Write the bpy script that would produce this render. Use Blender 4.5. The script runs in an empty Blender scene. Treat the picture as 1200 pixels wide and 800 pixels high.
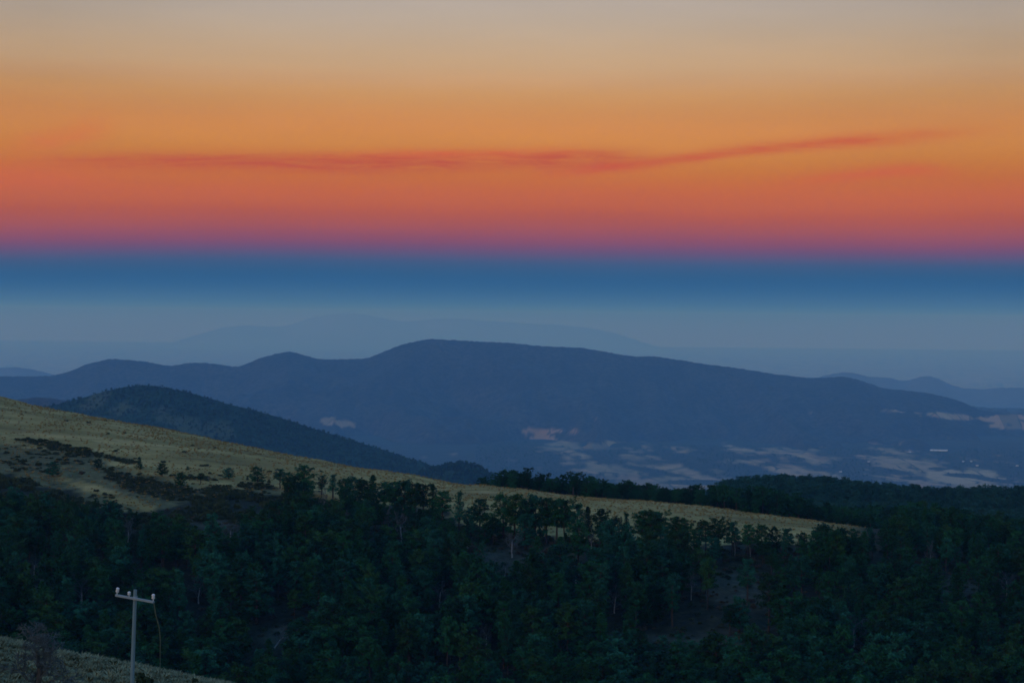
import bpy, bmesh, math, random
import numpy as np
from mathutils import Matrix, Vector

random.seed(7)
rng = np.random.default_rng(7)
S = bpy.context.scene
COL = S.collection

# ------------------------------------------------------------------ camera
FPX = 2406.0                                   # focal length in pixels of the 1200 px wide frame
EYE_Y = 372.0                                  # image row of the true horizon
cam_d = bpy.data.cameras.new("camera")
cam_d.sensor_width = 36.0
cam_d.lens = 36.0 * FPX / 1200.0
cam_d.clip_start = 0.5
cam_d.clip_end = 400000.0
cam = bpy.data.objects.new("camera", cam_d)
COL.objects.link(cam)
PITCH = math.radians(90.0) - math.atan((400.0 - EYE_Y) / FPX)
ROLL = math.radians(0.55)
CAM_M = Matrix.Rotation(PITCH, 4, 'X') @ Matrix.Rotation(ROLL, 4, 'Z')
cam.matrix_world = CAM_M
S.camera = cam
R3 = np.array(CAM_M.to_3x3())

# ------------------------------------------------------------------ render settings
S.render.engine = 'CYCLES'
S.cycles.use_denoising = True
S.cycles.max_bounces = 6
S.cycles.diffuse_bounces = 3
S.cycles.transparent_max_bounces = 8
S.cycles.volume_bounces = 1
S.cycles.filter_width = 1.6
S.view_settings.view_transform = 'Standard'
S.view_settings.look = 'None'
S.view_settings.exposure = 0.0
S.view_settings.gamma = 1.0


def lin(c):
    return tuple(((v / 255.0) / 12.92 if v / 255.0 <= 0.04045 else (((v / 255.0) + 0.055) / 1.055) ** 2.4) for v in c)


class NT:
    """small helper to write node trees"""
    def __init__(self, tree):
        self.t = tree
        self.t.nodes.clear()

    def n(self, typ, **kw):
        nd = self.t.nodes.new(typ)
        for k, v in kw.items():
            setattr(nd, k, v)
        return nd

    def l(self, a, b):
        self.t.links.new(a, b)

    def math(self, op, a, b=None, c=None, clamp=False):
        nd = self.n('ShaderNodeMath', operation=op, use_clamp=clamp)
        for i, v in enumerate((a, b, c)):
            if v is None:
                continue
            if isinstance(v, (int, float)):
                nd.inputs[i].default_value = v
            else:
                self.l(v, nd.inputs[i])
        return nd.outputs[0]

    def ramp(self, fac, stops, interp='LINEAR'):
        nd = self.n('ShaderNodeValToRGB')
        cr = nd.color_ramp
        cr.interpolation = interp
        while len(cr.elements) > 1:
            cr.elements.remove(cr.elements[-1])
        cr.elements[0].position = stops[0][0]
        cr.elements[0].color = (*stops[0][1], 1)
        for p, c in stops[1:]:
            e = cr.elements.new(p)
            e.color = (*c, 1)
        self.l(fac, nd.inputs[0])
        return nd.outputs[0]

    def mix(self, fac, a, b, blend='MIX'):
        nd = self.n('ShaderNodeMix', data_type='RGBA', blend_type=blend)
        for k, v in ((0, fac), (6, a), (7, b)):
            if isinstance(v, (int, float)):
                nd.inputs[k].default_value = v
            elif isinstance(v, tuple):
                nd.inputs[k].default_value = (*v, 1) if len(v) == 3 else v
            else:
                self.l(v, nd.inputs[k])
        return nd.outputs[2]

    def maprange(self, v, a, b, c, d, smooth=False):
        nd = self.n('ShaderNodeMapRange', interpolation_type='SMOOTHSTEP' if smooth else 'LINEAR')
        self.l(v, nd.inputs[0])
        for i, x in enumerate((a, b, c, d)):
            nd.inputs[i + 1].default_value = x
        return nd.outputs[0]

    def noise(self, vec, scale, detail=4.0, rough=0.55, dist=0.0):
        nd = self.n('ShaderNodeTexNoise')
        nd.inputs['Scale'].default_value = scale
        nd.inputs['Detail'].default_value = detail
        nd.inputs['Roughness'].default_value = rough
        nd.inputs['Distortion'].default_value = dist
        if vec is not None:
            self.l(vec, nd.inputs['Vector'])
        return nd.outputs[0]

    def scaled(self, vec, s):
        nd = self.n('ShaderNodeVectorMath', operation='MULTIPLY')
        self.l(vec, nd.inputs[0])
        nd.inputs[1].default_value = s
        return nd.outputs[0]


# ------------------------------------------------------------------ sky: dusk opposite the set sun
SUN_EL, SUN_ROT = math.radians(-4.0), math.radians(222.0)
world = bpy.data.worlds.new("World")
S.world = world
world.use_nodes = True
w = NT(world.node_tree)
tc = w.n('ShaderNodeTexCoord')
sep = w.n('ShaderNodeSeparateXYZ')
w.l(tc.outputs['Generated'], sep.inputs[0])
X, Y, Z = sep.outputs

E0, E1 = -0.03, 0.2


def el_at(y):
    return (EYE_Y - y) / FPX


def sky_stops(tab):
    return [((el_at(y) - E0) / (E1 - E0), lin(c)) for y, c in tab]


BELT = [(440, (104, 124, 152)),
    (395, (100, 122, 150)),
    (375, (88, 117, 148)),
    (365, (46.5, 101.3, 153.4)),
    (350, (46.0, 92.0, 142.6)),
    (330, (1.6, 75.0, 131.3)),
    (310, (50.8, 80.9, 118.5)),
    (298, (96.5, 70.0, 107.9)),
    (286, (132.2, 66.8, 90.1)),
    (270, (162.9, 78.4, 62.8)),
    (252, (182.6, 84.8, 23.4)),
    (240, (194.2, 97.2, 28.1)),
    (225, (198.6, 98.9, 25.0)),
    (200, (199.3, 116.3, 1.6)),
    (175, (207.4, 136.4, 48.5)),
    (152, (212.9, 139.2, 64.5)),
    (130, (205.9, 142.3, 77.2)),
    (110, (206.0, 153.2, 93.2)),
    (95, (203, 158, 113)),
    (80, (203.2, 166.7, 124.5)),
    (50, (195.0, 170.4, 142.1)),
    (22, (186.4, 172.0, 156.6)),
    (0, (181.9, 169.9, 160.0)),
    (-60, (170, 164, 164))]
# the belt leans and swells a little: bend the elevation with azimuth and soft noise
bend = w.noise(w.scaled(tc.outputs['Generated'], (3.0, 3.0, 14.0)), 1.0, 2.0)
elv = w.math('ADD', Z, w.math('MULTIPLY', w.math('SUBTRACT', bend, 0.5), 0.009))
fA = w.maprange(elv, E0, E1, 0.0, 1.0)
beltc = w.ramp(fA, sky_stops(sorted(BELT, reverse=True)), 'B_SPLINE')
# overhead: beige dusk veil turning to a deepening blue
highc = w.ramp(Z, [(0.12, lin((182, 166, 151))), (0.2, lin((158, 164, 182))), (0.34, lin((120, 158, 200))), (0.6, lin((90, 150, 212))), (1.0, lin((70, 136, 208)))])
front = w.mix(w.maprange(Z, 0.158, 0.22, 0.0, 1.0, True), beltc, highc)
# afterglow side, behind the camera
backc = w.ramp(Z, [(0.0, lin((196, 132, 96))), (0.06, lin((206, 160, 124))), (0.16, lin((172, 172, 174))), (0.34, lin((120, 158, 200))), (0.6, lin((90, 150, 212))), (1.0, lin((70, 136, 208)))])
skyc = w.mix(w.maprange(Y, 0.55, -0.6, 0.0, 1.0, True), front, backc)

# paler towards the middle of the frame, darker to the sides (antisolar point), faint mottling
u = w.math('DIVIDE', X, w.math('MAXIMUM', Y, 0.05))
v = w.math('DIVIDE', Z, w.math('MAXIMUM', Y, 0.05))
side = w.math('MULTIPLY', w.math('MULTIPLY', u, u), -3.0)
side = w.math('MAXIMUM', side, -0.16)
side = w.math('MULTIPLY', side, w.maprange(Z, 0.05, 0.14, 0.15, 1.0, True))
mott = w.noise(w.scaled(tc.outputs['Generated'], (9.0, 9.0, 60.0)), 1.0, 5.0, 0.6)
gain = w.math('ADD', w.math('ADD', 1.0, side), w.math('MULTIPLY', w.math('SUBTRACT', mott, 0.5), 0.14))
gainv = w.n('ShaderNodeVectorMath', operation='SCALE')
w.l(skyc, gainv.inputs[0])
w.l(gain, gainv.inputs['Scale'])
skyc = gainv.outputs[0]


# thin cloud streaks: centre line as a curve of u, soft width, ragged by stretched noise
def streak(px_line, width_px, fade, seed, lo, hi, wisp):
    cv = w.n('ShaderNodeFloatCurve')
    cvm = cv.mapping.curves[0]
    us = [((x - 600) / FPX + 0.3) / 0.6 for x, _ in px_line]
    # the frame is rolled: take the roll out of the pixel positions
    vs = []
    for x, y in px_line:
        d = R3 @ np.array([(x - 600) / FPX, -(y - 400) / FPX, -1.0])
        vs.append(d[2] / d[1])
    cvm.points[0].location = (us[0], vs[0] / 0.2)
    cvm.points[1].location = (us[-1], vs[-1] / 0.2)
    for a, b in zip(us[1:-1], vs[1:-1]):
        cvm.points.new(a, b / 0.2)
    cv.mapping.update()
    un = w.maprange(u, -0.3, 0.3, 0.0, 1.0)
    w.l(un, cv.inputs['Value'])
    line = w.math('MULTIPLY', cv.outputs[0], 0.2)
    comb = w.n('ShaderNodeCombineXYZ')
    w.l(u, comb.inputs[0]); w.l(v, comb.inputs[1]); comb.inputs[2].default_value = seed
    nz = w.noise(w.scaled(comb.outputs[0], (30.0, 330.0, 1.0)), 1.0, 8.0, 0.7, 0.8)
    nz2 = w.noise(w.scaled(comb.outputs[0], (9.0, 60.0, 3.0)), 1.0, 3.0)
    off = w.math('ADD', w.math('SUBTRACT', v, line), w.math('MULTIPLY', w.math('SUBTRACT', nz2, 0.5), 0.003))
    q = w.math('DIVIDE', off, w.math('MULTIPLY', w.math('ADD', nz2, 0.35), width_px / FPX * 1.2))
    g = w.math('EXPONENT', w.math('MULTIPLY', w.math('MULTIPLY', q, q), -1.0))
    a0, a1, b0, b1 = [(x - 600) / FPX for x in fade]
    win = w.math('MULTIPLY', w.maprange(u, a0, a1, 0.0, 1.0, True), w.maprange(u, b0, b1, 1.0, 0.0, True))
    body = w.math('MULTIPLY', w.math('MULTIPLY', g, win), w.maprange(nz, lo, hi, 1.0 - wisp, 1.0))
    front_only = w.maprange(Y, 0.3, 0.5, 0.0, 1.0)
    return w.math('MULTIPLY', body, front_only, clamp=True)


s1 = streak([(-60, 190), (120, 189), (260, 190), (420, 190), (560, 189), (690, 187), (800, 186)], 11.0, (-60, 210, 690, 800), 1.3, 0.28, 0.62, 0.78)
s1e = streak([(-60, 184), (120, 184), (260, 184), (420, 183), (560, 181), (690, 179), (800, 178)], 6.0, (300, 520, 640, 730), 7.7, 0.35, 0.7, 0.8)
s2 = streak([(520, 214), (640, 205), (720, 197), (800, 187), (900, 174), (1000, 165), (1110, 157), (1250, 150)], 7.5, (590, 700, 980, 1200), 3.1, 0.26, 0.6, 0.74)
s3 = streak([(850, 222), (930, 214), (1000, 207), (1060, 201), (1120, 204), (1200, 214)], 9.0, (860, 1010, 1060, 1150), 5.2, 0.25, 0.7, 0.6)
s4 = streak([(-80, 176), (40, 168), (90, 158), (130, 150), (200, 142)], 15.0, (-40, 60, 90, 150), 9.4, 0.3, 0.7, 0.8)
skyc = w.mix(w.math('MULTIPLY', s1e, 0.7), skyc, lin((226, 94, 40)))
skyc = w.mix(w.math('MULTIPLY', s1, 1.0), skyc, lin((190, 78, 36)))
skyc = w.mix(w.math('MULTIPLY', s2, 0.9), skyc, lin((200, 84, 36)))
skyc = w.mix(w.math('MULTIPLY', s3, 0.75), skyc, lin((206, 88, 42)))
s5 = streak([(-300, 204), (0, 206), (60, 207), (120, 210), (200, 214)], 16.0, (-300, -150, 30, 180), 2.2, 0.2, 0.7, 0.4)
skyc = w.mix(w.math('MULTIPLY', s5, 0.4), skyc, lin((210, 94, 48)))
skyc = w.mix(w.math('MULTIPLY', s4, 0.6), skyc, lin((216, 106, 50)))

bg1 = w.n('ShaderNodeBackground')
w.l(skyc, bg1.inputs[0])
bg1.inputs[1].default_value = 1.0
sky = w.n('ShaderNodeTexSky', sky_type='NISHITA')
sky.sun_disc = False
sky.sun_elevation = SUN_EL
sky.sun_rotation = SUN_ROT
sky.altitude = 4000.0
bg2 = w.n('ShaderNodeBackground')
w.l(sky.outputs[0], bg2.inputs[0])
bg2.inputs[1].default_value = 0.05
add = w.n('ShaderNodeAddShader')
w.l(bg1.outputs[0], add.inputs[0]); w.l(bg2.outputs[0], add.inputs[1])
outw = w.n('ShaderNodeOutputWorld')
w.l(add.outputs[0], outw.inputs[0])

# the last warm glow from behind the camera
sun_d = bpy.data.lights.new("sun", 'SUN')
sun_d.energy = 0.5
sun_d.angle = math.radians(25.0)
sun_d.color = (1.0, 0.72, 0.46)
sun = bpy.data.objects.new("sun", sun_d)
COL.objects.link(sun)
sun.rotation_euler = (math.radians(90.0 - 12.0), 0.0, math.radians(-42.0))

# ------------------------------------------------------------------ helpers


def P(px, py, D):
    """pixel and forward distance to a place in the world"""
    d = R3 @ np.array([(px - 600) / FPX, -(py - 400) / FPX, -1.0])
    return d * (D / d[1])


def proj(p):
    """world positions (n,3) to pixels"""
    q = np.asarray(p) @ R3
    return 600 - FPX * q[:, 0] / q[:, 2], 400 + FPX * q[:, 1] / q[:, 2]


def _h(ix, iy, s):
    ix = ix.astype(np.int64); iy = iy.astype(np.int64)
    n = (ix * 374761393 + iy * 668265263 + s * 1274126177) & 0xffffffff
    n = ((n ^ (n >> 13)) * 1274126177) & 0xffffffff
    n = n ^ (n >> 16)
    return (n & 0xffff) / 65535.0


def vnoise(x, y, s=0):
    x = np.asarray(x, float); y = np.asarray(y, float)
    ix = np.floor(x); iy = np.floor(y)
    fx = x - ix; fy = y - iy
    fx = fx * fx * fx * (fx * (fx * 6 - 15) + 10); fy = fy * fy * fy * (fy * (fy * 6 - 15) + 10)
    a = _h(ix, iy, s); b = _h(ix + 1, iy, s); c = _h(ix, iy + 1, s); d = _h(ix + 1, iy + 1, s)
    return (a * (1 - fx) + b * fx) * (1 - fy) + (c * (1 - fx) + d * fx) * fy - 0.5


def fbm(x, y, s=0, o=5, g=0.5):
    r = 0; a = 1.0
    for i in range(o):
        r = r + a * vnoise(x * 2 ** i + 13.7 * i, y * 2 ** i - 7.1 * i, s + i)
        a *= g
    return r


def tag(o, label=None, cat=None, group=None, kind=None):
    if label: o['label'] = label
    if cat: o['category'] = cat
    if group: o['group'] = group
    if kind: o['kind'] = kind
    return o


def mesh_obj(name, me, parent=None):
    o = bpy.data.objects.new(name, me)
    COL.objects.link(o)
    if parent: o.parent = parent
    return o


def grid_mesh(name, XX, YY, ZZ, mat, attrs=None):
    ny, nx = XX.shape
    me = bpy.data.meshes.new(name)
    vs = np.stack([XX, YY, ZZ], -1).reshape(-1, 3)
    i = np.arange(ny * nx).reshape(ny, nx)
    f = np.stack([i[:-1, :-1], i[:-1, 1:], i[1:, 1:], i[1:, :-1]], -1).reshape(-1, 4)
    me.vertices.add(len(vs)); me.vertices.foreach_set('co', vs.ravel())
    me.loops.add(f.size); me.loops.foreach_set('vertex_index', f.ravel().astype(np.int32))
    me.polygons.add(len(f))
    me.polygons.foreach_set('loop_start', np.arange(0, f.size, 4, dtype=np.int32))
    me.polygons.foreach_set('use_smooth', np.ones(len(f), bool))
    me.update(calc_edges=True)
    for k, a in (attrs or {}).items():
        at = me.attributes.new(k, 'FLOAT', 'POINT')
        at.data.foreach_set('value', np.asarray(a, np.float32).ravel())
    me.materials.append(mat)
    return me


def new_mat(name):
    m = bpy.data.materials.new(name)
    m.use_nodes = True
    t = NT(m.node_tree)
    b = t.n('ShaderNodeBsdfPrincipled')
    o = t.n('ShaderNodeOutputMaterial')
    t.l(b.outputs[0], o.inputs[0])
    b.inputs['Roughness'].default_value = 0.95
    b.inputs['Specular IOR Level'].default_value = 0.1
    return m, t, b


def attr(t, name):
    a = t.n('ShaderNodeAttribute')
    a.attribute_name = name
    return a.outputs['Fac']


def bump(t, b, h, dist, strength=0.6):
    nd = t.n('ShaderNodeBump')
    nd.inputs['Strength'].default_value = strength
    nd.inputs['Distance'].default_value = dist
    t.l(h, nd.inputs['Height'])
    t.l(nd.outputs[0], b.inputs['Normal'])


# ------------------------------------------------------------------ materials
def geo_pos(t):
    return t.n('ShaderNodeNewGeometry').outputs['Position']


m_hill, t, b = new_mat('hillside_ground')
pos = geo_pos(t)
n1 = t.noise(t.scaled(pos, (0.02, 0.05, 0.02)), 1.0, 6.0, 0.6)
n2 = t.noise(t.scaled(pos, (0.25, 0.25, 0.25)), 1.0, 5.0, 0.65)
n3 = t.noise(t.scaled(pos, (0.012, 0.09, 0.05)), 1.0, 4.0, 0.6, 0.5)
n4 = t.noise(pos, 1.3, 4.0, 0.7)
straw = t.ramp(n1, [(0.3, (0.22, 0.15, 0.052)), (0.48, (0.38, 0.255, 0.085)), (0.66, (0.56, 0.37, 0.135))])
straw = t.mix(t.maprange(n3, 0.5, 0.7, 0.0, 0.55), straw, (0.19, 0.155, 0.055))
straw = t.mix(t.maprange(n3, 0.42, 0.3, 0.0, 0.5), straw, (0.46, 0.29, 0.15))
straw = t.mix(t.maprange(n2, 0.52, 0.72, 0.0, 0.6), straw, (0.20, 0.155, 0.055))
mound = t.ramp(n4, [(0.3, (0.08, 0.078, 0.04)), (0.5, (0.17, 0.15, 0.075)), (0.72, (0.30, 0.25, 0.12))])
mound = t.mix(t.maprange(n2, 0.5, 0.7, 0.0, 0.7), mound, (0.07, 0.085, 0.06))
floor_ = t.ramp(n2, [(0.3, (0.014, 0.017, 0.011)), (0.55, (0.03, 0.033, 0.02)), (0.75, (0.065, 0.062, 0.035))])
bare = t.ramp(n2, [(0.3, (0.04, 0.04, 0.026)), (0.6, (0.08, 0.075, 0.05)), (0.8, (0.145, 0.125, 0.08))])
olive = t.ramp(n2, [(0.3, (0.055, 0.058, 0.028)), (0.5, (0.13, 0.12, 0.055)), (0.7, (0.24, 0.20, 0.09))])
straw = t.mix(attr(t, 'olive'), straw, olive)
c = t.mix(attr(t, 'bare'), floor_, bare)
c = t.mix(attr(t, 'grass'), c, straw)
c = t.mix(attr(t, 'mound'), c, mound)
t.l(c, b.inputs['Base Color'])
bump(t, b, t.math('ADD', n2, t.math('MULTIPLY', n4, 0.35)), 1.2, 0.8)

def field_colour(t, pos, n1):
    """dry farmland: a patchwork of plots parted by broken hedges"""
    vor = t.n('ShaderNodeTexVoronoi')
    t.l(t.scaled(pos, (0.0042, 0.0010, 0.0)), vor.inputs['Vector'])
    vor.inputs['Scale'].default_value = 1.0
    vor.inputs['Randomness'].default_value = 0.9
    hs = t.n('ShaderNodeSeparateColor')
    t.l(vor.outputs['Color'], hs.inputs[0])
    fields = t.ramp(hs.outputs[0], [(0.0, (0.46, 0.24, 0.12)), (0.25, (0.52, 0.31, 0.16)), (0.5, (0.22, 0.16, 0.08)), (0.75, (0.56, 0.355, 0.19)), (1.0, (0.38, 0.22, 0.12))])
    fields = t.mix(t.maprange(n1, 0.55, 0.75, 0.0, 0.7), fields, (0.16, 0.15, 0.09))
    ved = t.n('ShaderNodeTexVoronoi', feature='DISTANCE_TO_EDGE')
    t.l(t.scaled(pos, (0.0042, 0.0010, 0.0)), ved.inputs['Vector'])
    ved.inputs['Scale'].default_value = 1.0
    ved.inputs['Randomness'].default_value = 0.9
    n5 = t.noise(t.scaled(pos, (0.006, 0.0018, 0.0)), 1.0, 4.0, 0.6)
    hedge = t.math('MULTIPLY', t.maprange(ved.outputs['Distance'], 0.015, 0.05, 1.0, 0.0, True), t.maprange(n5, 0.44, 0.6, 0.0, 0.95, True))
    fields = t.mix(hedge, fields, (0.045, 0.055, 0.035))
    fields = t.mix(t.maprange(n5, 0.62, 0.76, 0.0, 0.7), fields, (0.10, 0.10, 0.06))
    return fields


m_valley, t, b = new_mat('valley_ground')
pos = geo_pos(t)
n1 = t.noise(t.scaled(pos, (0.0012, 0.0022, 0.001)), 1.0, 6.0, 0.65)
fields = field_colour(t, pos, n1)
wood = t.mix(n1, (0.028, 0.042, 0.03), (0.05, 0.06, 0.04))
c = t.mix(attr(t, 'field'), wood, fields)
t.l(c, b.inputs['Base Color'])


def forest_mat(name, dark, light, scale, patch=None):
    m, t, b = new_mat(name)
    pos = geo_pos(t)
    n1 = t.noise(pos, scale, 5.0, 0.7)
    n2 = t.noise(pos, scale * 0.12, 4.0, 0.6)
    c = t.mix(t.maprange(n1, 0.35, 0.65, 0.0, 1.0), dark, light)
    c = t.mix(t.maprange(n2, 0.4, 0.65, 0.0, 0.6), c, dark)
    if patch:
        if patch == 'farmland':
            patch = field_colour(t, pos, t.noise(t.scaled(pos, (0.0012, 0.0022, 0.001)), 1.0, 6.0, 0.65))
        c = t.mix(attr(t, 'field'), c, patch)
    t.l(c, b.inputs['Base Color'])
    bump(t, b, n1, 14.0, 0.9)
    return m


m_mount = forest_mat('mountain_forest', (0.012, 0.02, 0.018), (0.085, 0.082, 0.06), 0.02, 'farmland')
m_midhill = forest_mat('hill_forest', (0.012, 0.04, 0.02), (0.032, 0.095, 0.05), 0.06, (0.075, 0.11, 0.06))
m_vfar = forest_mat('far_mountain_cover', (0.27, 0.22, 0.22), (0.34, 0.28, 0.26), 0.004, (0.40, 0.34, 0.31))  # last colour is the haze-pale foot of the range
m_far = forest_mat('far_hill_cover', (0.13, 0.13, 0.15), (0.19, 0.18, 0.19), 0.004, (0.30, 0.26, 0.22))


def leaf_mat(name, a, bb):
    m, t, b = new_mat(name)
    oi = t.n('ShaderNodeObjectInfo')
    gi = t.n('ShaderNodeNewGeometry')
    tco = t.n('ShaderNodeTexCoord')
    nz = t.noise(tco.outputs['Object'], 0.55, 3.0, 0.6)
    f = t.math('ADD', t.math('MULTIPLY', oi.outputs['Random'], 0.95), t.math('MULTIPLY', gi.outputs['Random Per Island'], 0.10))
    f = t.math('ADD', f, t.math('MULTIPLY', t.math('SUBTRACT', nz, 0.5), 0.5), clamp=True)
    c = t.mix(f, a, bb)
    t.l(c, b.inputs['Base Color'])
    b.inputs['Roughness'].default_value = 0.75
    return m


LEAF = {
    'dark green': leaf_mat('pine_needles_dark_green', (0.005, 0.034, 0.011), (0.023, 0.115, 0.036)),
    'blue-green': leaf_mat('pine_needles_blue_green', (0.006, 0.042, 0.022), (0.026, 0.14, 0.075)),
    'grey-green': leaf_mat('pine_needles_grey_green', (0.018, 0.075, 0.055), (0.042, 0.15, 0.10)),  # lighter needles for the far woods: distance haze put into the leaf colour
    'olive': leaf_mat('pine_needles_olive', (0.008, 0.036, 0.010), (0.036, 0.11, 0.028)),
}


def bark_mat(name, a, bb, scale=1.6):
    m, t, b = new_mat(name)
    tco = t.n('ShaderNodeTexCoord')
    n = t.noise(t.scaled(tco.outputs['Object'], (3.0, 3.0, 0.6)), scale, 4.0, 0.7)
    t.l(t.mix(t.maprange(n, 0.35, 0.65, 0.0, 1.0), a, bb), b.inputs['Base Color'])
    bump(t, b, n, 0.03)
    return m


m_bark = bark_mat('pine_bark', (0.035, 0.028, 0.022), (0.09, 0.07, 0.055))
m_pale = bark_mat('dead_wood', (0.20, 0.19, 0.17), (0.40, 0.38, 0.35))
m_twig = bark_mat('bare_twigs', (0.07, 0.082, 0.08), (0.14, 0.16, 0.155))
m_shrub = leaf_mat('shrub_leaves', (0.03, 0.05, 0.024), (0.07, 0.095, 0.042))
m_brown = leaf_mat('dry_shrub_leaves', (0.06, 0.045, 0.028), (0.12, 0.095, 0.055))
m_pshrub = leaf_mat('pale_shrub_leaves', (0.16, 0.17, 0.14), (0.26, 0.27, 0.22))
m_tuss = leaf_mat('ridge_grass_blades', (0.28, 0.19, 0.066), (0.40, 0.27, 0.095))
m_tuss2 = leaf_mat('mound_grass_blades', (0.12, 0.115, 0.06), (0.36, 0.32, 0.17))

m_pole, t, b = new_mat('weathered_concrete')
tco = t.n('ShaderNodeTexCoord')
n = t.noise(t.scaled(tco.outputs['Object'], (6, 6, 1.2)), 1.0, 5.0, 0.65)
t.l(t.mix(n, (0.12, 0.18, 0.19), (0.25, 0.34, 0.35)), b.inputs['Base Color'])
bump(t, b, n, 0.01, 0.4)
m_steel, t, b = new_mat('galvanised_steel')
tco = t.n('ShaderNodeTexCoord')
n = t.noise(tco.outputs['Object'], 5.0, 4.0)
t.l(t.mix(n, (0.20, 0.25, 0.26), (0.34, 0.39, 0.40)), b.inputs['Base Color'])
b.inputs['Roughness'].default_value = 0.6
m_porc, t, b = new_mat('porcelain')
tco = t.n('ShaderNodeTexCoord')
n = t.noise(tco.outputs['Object'], 9.0, 3.0)
t.l(t.mix(n, (0.80, 0.76, 0.72), (0.92, 0.89, 0.86)), b.inputs['Base Color'])
b.inputs['Roughness'].default_value = 0.3
m_cable, t, b = new_mat('cable_sheath')
tco = t.n('ShaderNodeTexCoord')
t.l(t.mix(t.noise(tco.outputs['Object'], 2.0, 2.0), (0.16, 0.20, 0.15), (0.28, 0.32, 0.25)), b.inputs['Base Color'])
m_white, t, b = new_mat('white_sheeting')
tco = t.n('ShaderNodeTexCoord')
t.l(t.mix(t.noise(tco.outputs['Object'], 0.08, 3.0), (0.68, 0.68, 0.64), (0.85, 0.85, 0.8)), b.inputs['Base Color'])
m_roof, t, b = new_mat('pale_roofing')
tco = t.n('ShaderNodeTexCoord')
t.l(t.mix(t.noise(tco.outputs['Object'], 0.2, 3.0), (0.5, 0.46, 0.42), (0.75, 0.72, 0.68)), b.inputs['Base Color'])

# ------------------------------------------------------------------ near terrain (thin plate spline through placed points)
CP = []


def cp(px, py, D):
    CP.append(P(px, py, D))


def cw(x, y, z):
    CP.append(np.array([x, y, z], float))


for x in (-260, -60, 0, 60, 260):
    cw(x, -200, 36); cw(x, -60, 8); cw(x, 0, -2.0)
for x in (-120, -40, 0, 40, 120):
    cw(x, 45, -11.5)
for px, py in ((-200, 706), (0, 748), (70, 763), (150, 778), (210, 791), (270, 802), (400, 840), (600, 890), (900, 905), (1200, 905), (1450, 905)):
    cp(px, py, 125)
    if px < 1000:
        cp(px, py + 42, 110); cp(px, py + 125, 92); cp(px, py + 290, 68)
for px in (-300, 0, 150, 300, 600, 900, 1200, 1500):
    p = P(px, 372, 155); cw(p[0], 155, -33 - 0.003 * (px))
    p = P(px, 372, 220); cw(p[0], 220, -62)
    p = P(px, 372, 320); cw(p[0], 320, -94)
    p = P(px, 372, 420); cw(p[0], 420, -118)
    p = P(px, 372, 520); cw(p[0], 520, -122)
COLS = {
    -200: [(427, 1080), (520, 870), (590, 760), (670, 670), (800, 580)],
    0: [(468, 1050), (510, 910), (545, 840), (600, 750), (680, 670), (800, 590)],
    150: [(497, 1000), (540, 860), (590, 765), (650, 700), (720, 645), (800, 595)],
    300: [(527, 960), (555, 850), (590, 775), (650, 705), (720, 650), (800, 600)],
    450: [(554, 920), (575, 850), (600, 785), (660, 705), (730, 648), (800, 603)],
    600: [(574, 890), (592, 820), (620, 750), (670, 695), (735, 645), (800, 605)],
    750: [(588.5, 870), (605, 800), (630, 740), (680, 692), (740, 648), (800, 608)],
    900: [(604.5, 860), (618, 800), (640, 735), (690, 690), (745, 650), (800, 610)],
    1050: [(625, 850), (636, 780), (650, 740), (700, 692), (800, 615)],
    1200: [(641, 850), (655, 775), (700, 710), (800, 620)],
    1450: [(665, 850), (690, 775), (740, 710), (850, 620)],
}
for px, pts in COLS.items():
    for py, D in pts:
        cp(px, py, D)
for px, py, D in [(-200, 465, 1350), (0, 505, 1350), (150, 530, 1300), (300, 556, 1250), (450, 578, 1150), (600, 597, 1050), (750, 610, 1060), (900, 624, 1060),
                  (1050, 628, 1050), (1200, 640, 1050), (1450, 660, 1050), (-200, 560, 1700), (0, 580, 1700), (150, 600, 1700), (300, 620, 1700), (450, 625, 1600), (600, 630, 1500), (750, 616, 1400), (900, 602, 1450),
                  (1050, 603, 1450), (1200, 612, 1450), (1450, 620, 1450), (750, 612, 1750), (840, 590, 1720), (900, 580, 1750), (1000, 584, 1750), (1100, 592, 1750), (1200, 595, 1750), (1450, 596, 1750)]:
    cp(px, py, D)
for px in (-250, 0, 300, 600, 900, 1200, 1450):
    p = P(px, 372, 2300); cw(p[0], 2300, -420)
    p = P(px, 372, 3000); cw(p[0], 3000, -1060)
CP = np.array(CP)


def tps_fit(xy, z):
    n = len(xy)
    d2 = ((xy[:, None] - xy[None]) ** 2).sum(-1)
    K = np.where(d2 > 0, 0.5 * d2 * np.log(np.maximum(d2, 1e-12)), 0)
    K[np.arange(n), np.arange(n)] += 1e-9
    Pm = np.c_[np.ones(n), xy]
    A = np.zeros((n + 3, n + 3))
    A[:n, :n] = K; A[:n, n:] = Pm; A[n:, :n] = Pm.T
    return np.linalg.solve(A, np.r_[z, 0, 0, 0])


# work in a log-stretched plane so that near and far points weigh alike
def warp(x, y):
    r = np.maximum(y, -250) + 320.0
    return np.stack([x / r * 3.0, np.log(r)], -1)


_wc = tps_fit(warp(CP[:, 0], CP[:, 1]), CP[:, 2])
_wp = warp(CP[:, 0], CP[:, 1])


def H0(x, y):
    x = np.asarray(x, float); y = np.asarray(y, float)
    q = warp(x.ravel(), y.ravel())
    out = np.empty(len(q))
    for i in range(0, len(q), 20000):
        k = q[i:i + 20000]
        d2 = ((k[:, None] - _wp[None]) ** 2).sum(-1)
        U = np.where(d2 > 0, 0.5 * d2 * np.log(np.maximum(d2, 1e-12)), 0)
        out[i:i + 20000] = U @ _wc[:-3] + _wc[-3] + k @ _wc[-2:]
    return out.reshape(x.shape)


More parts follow.
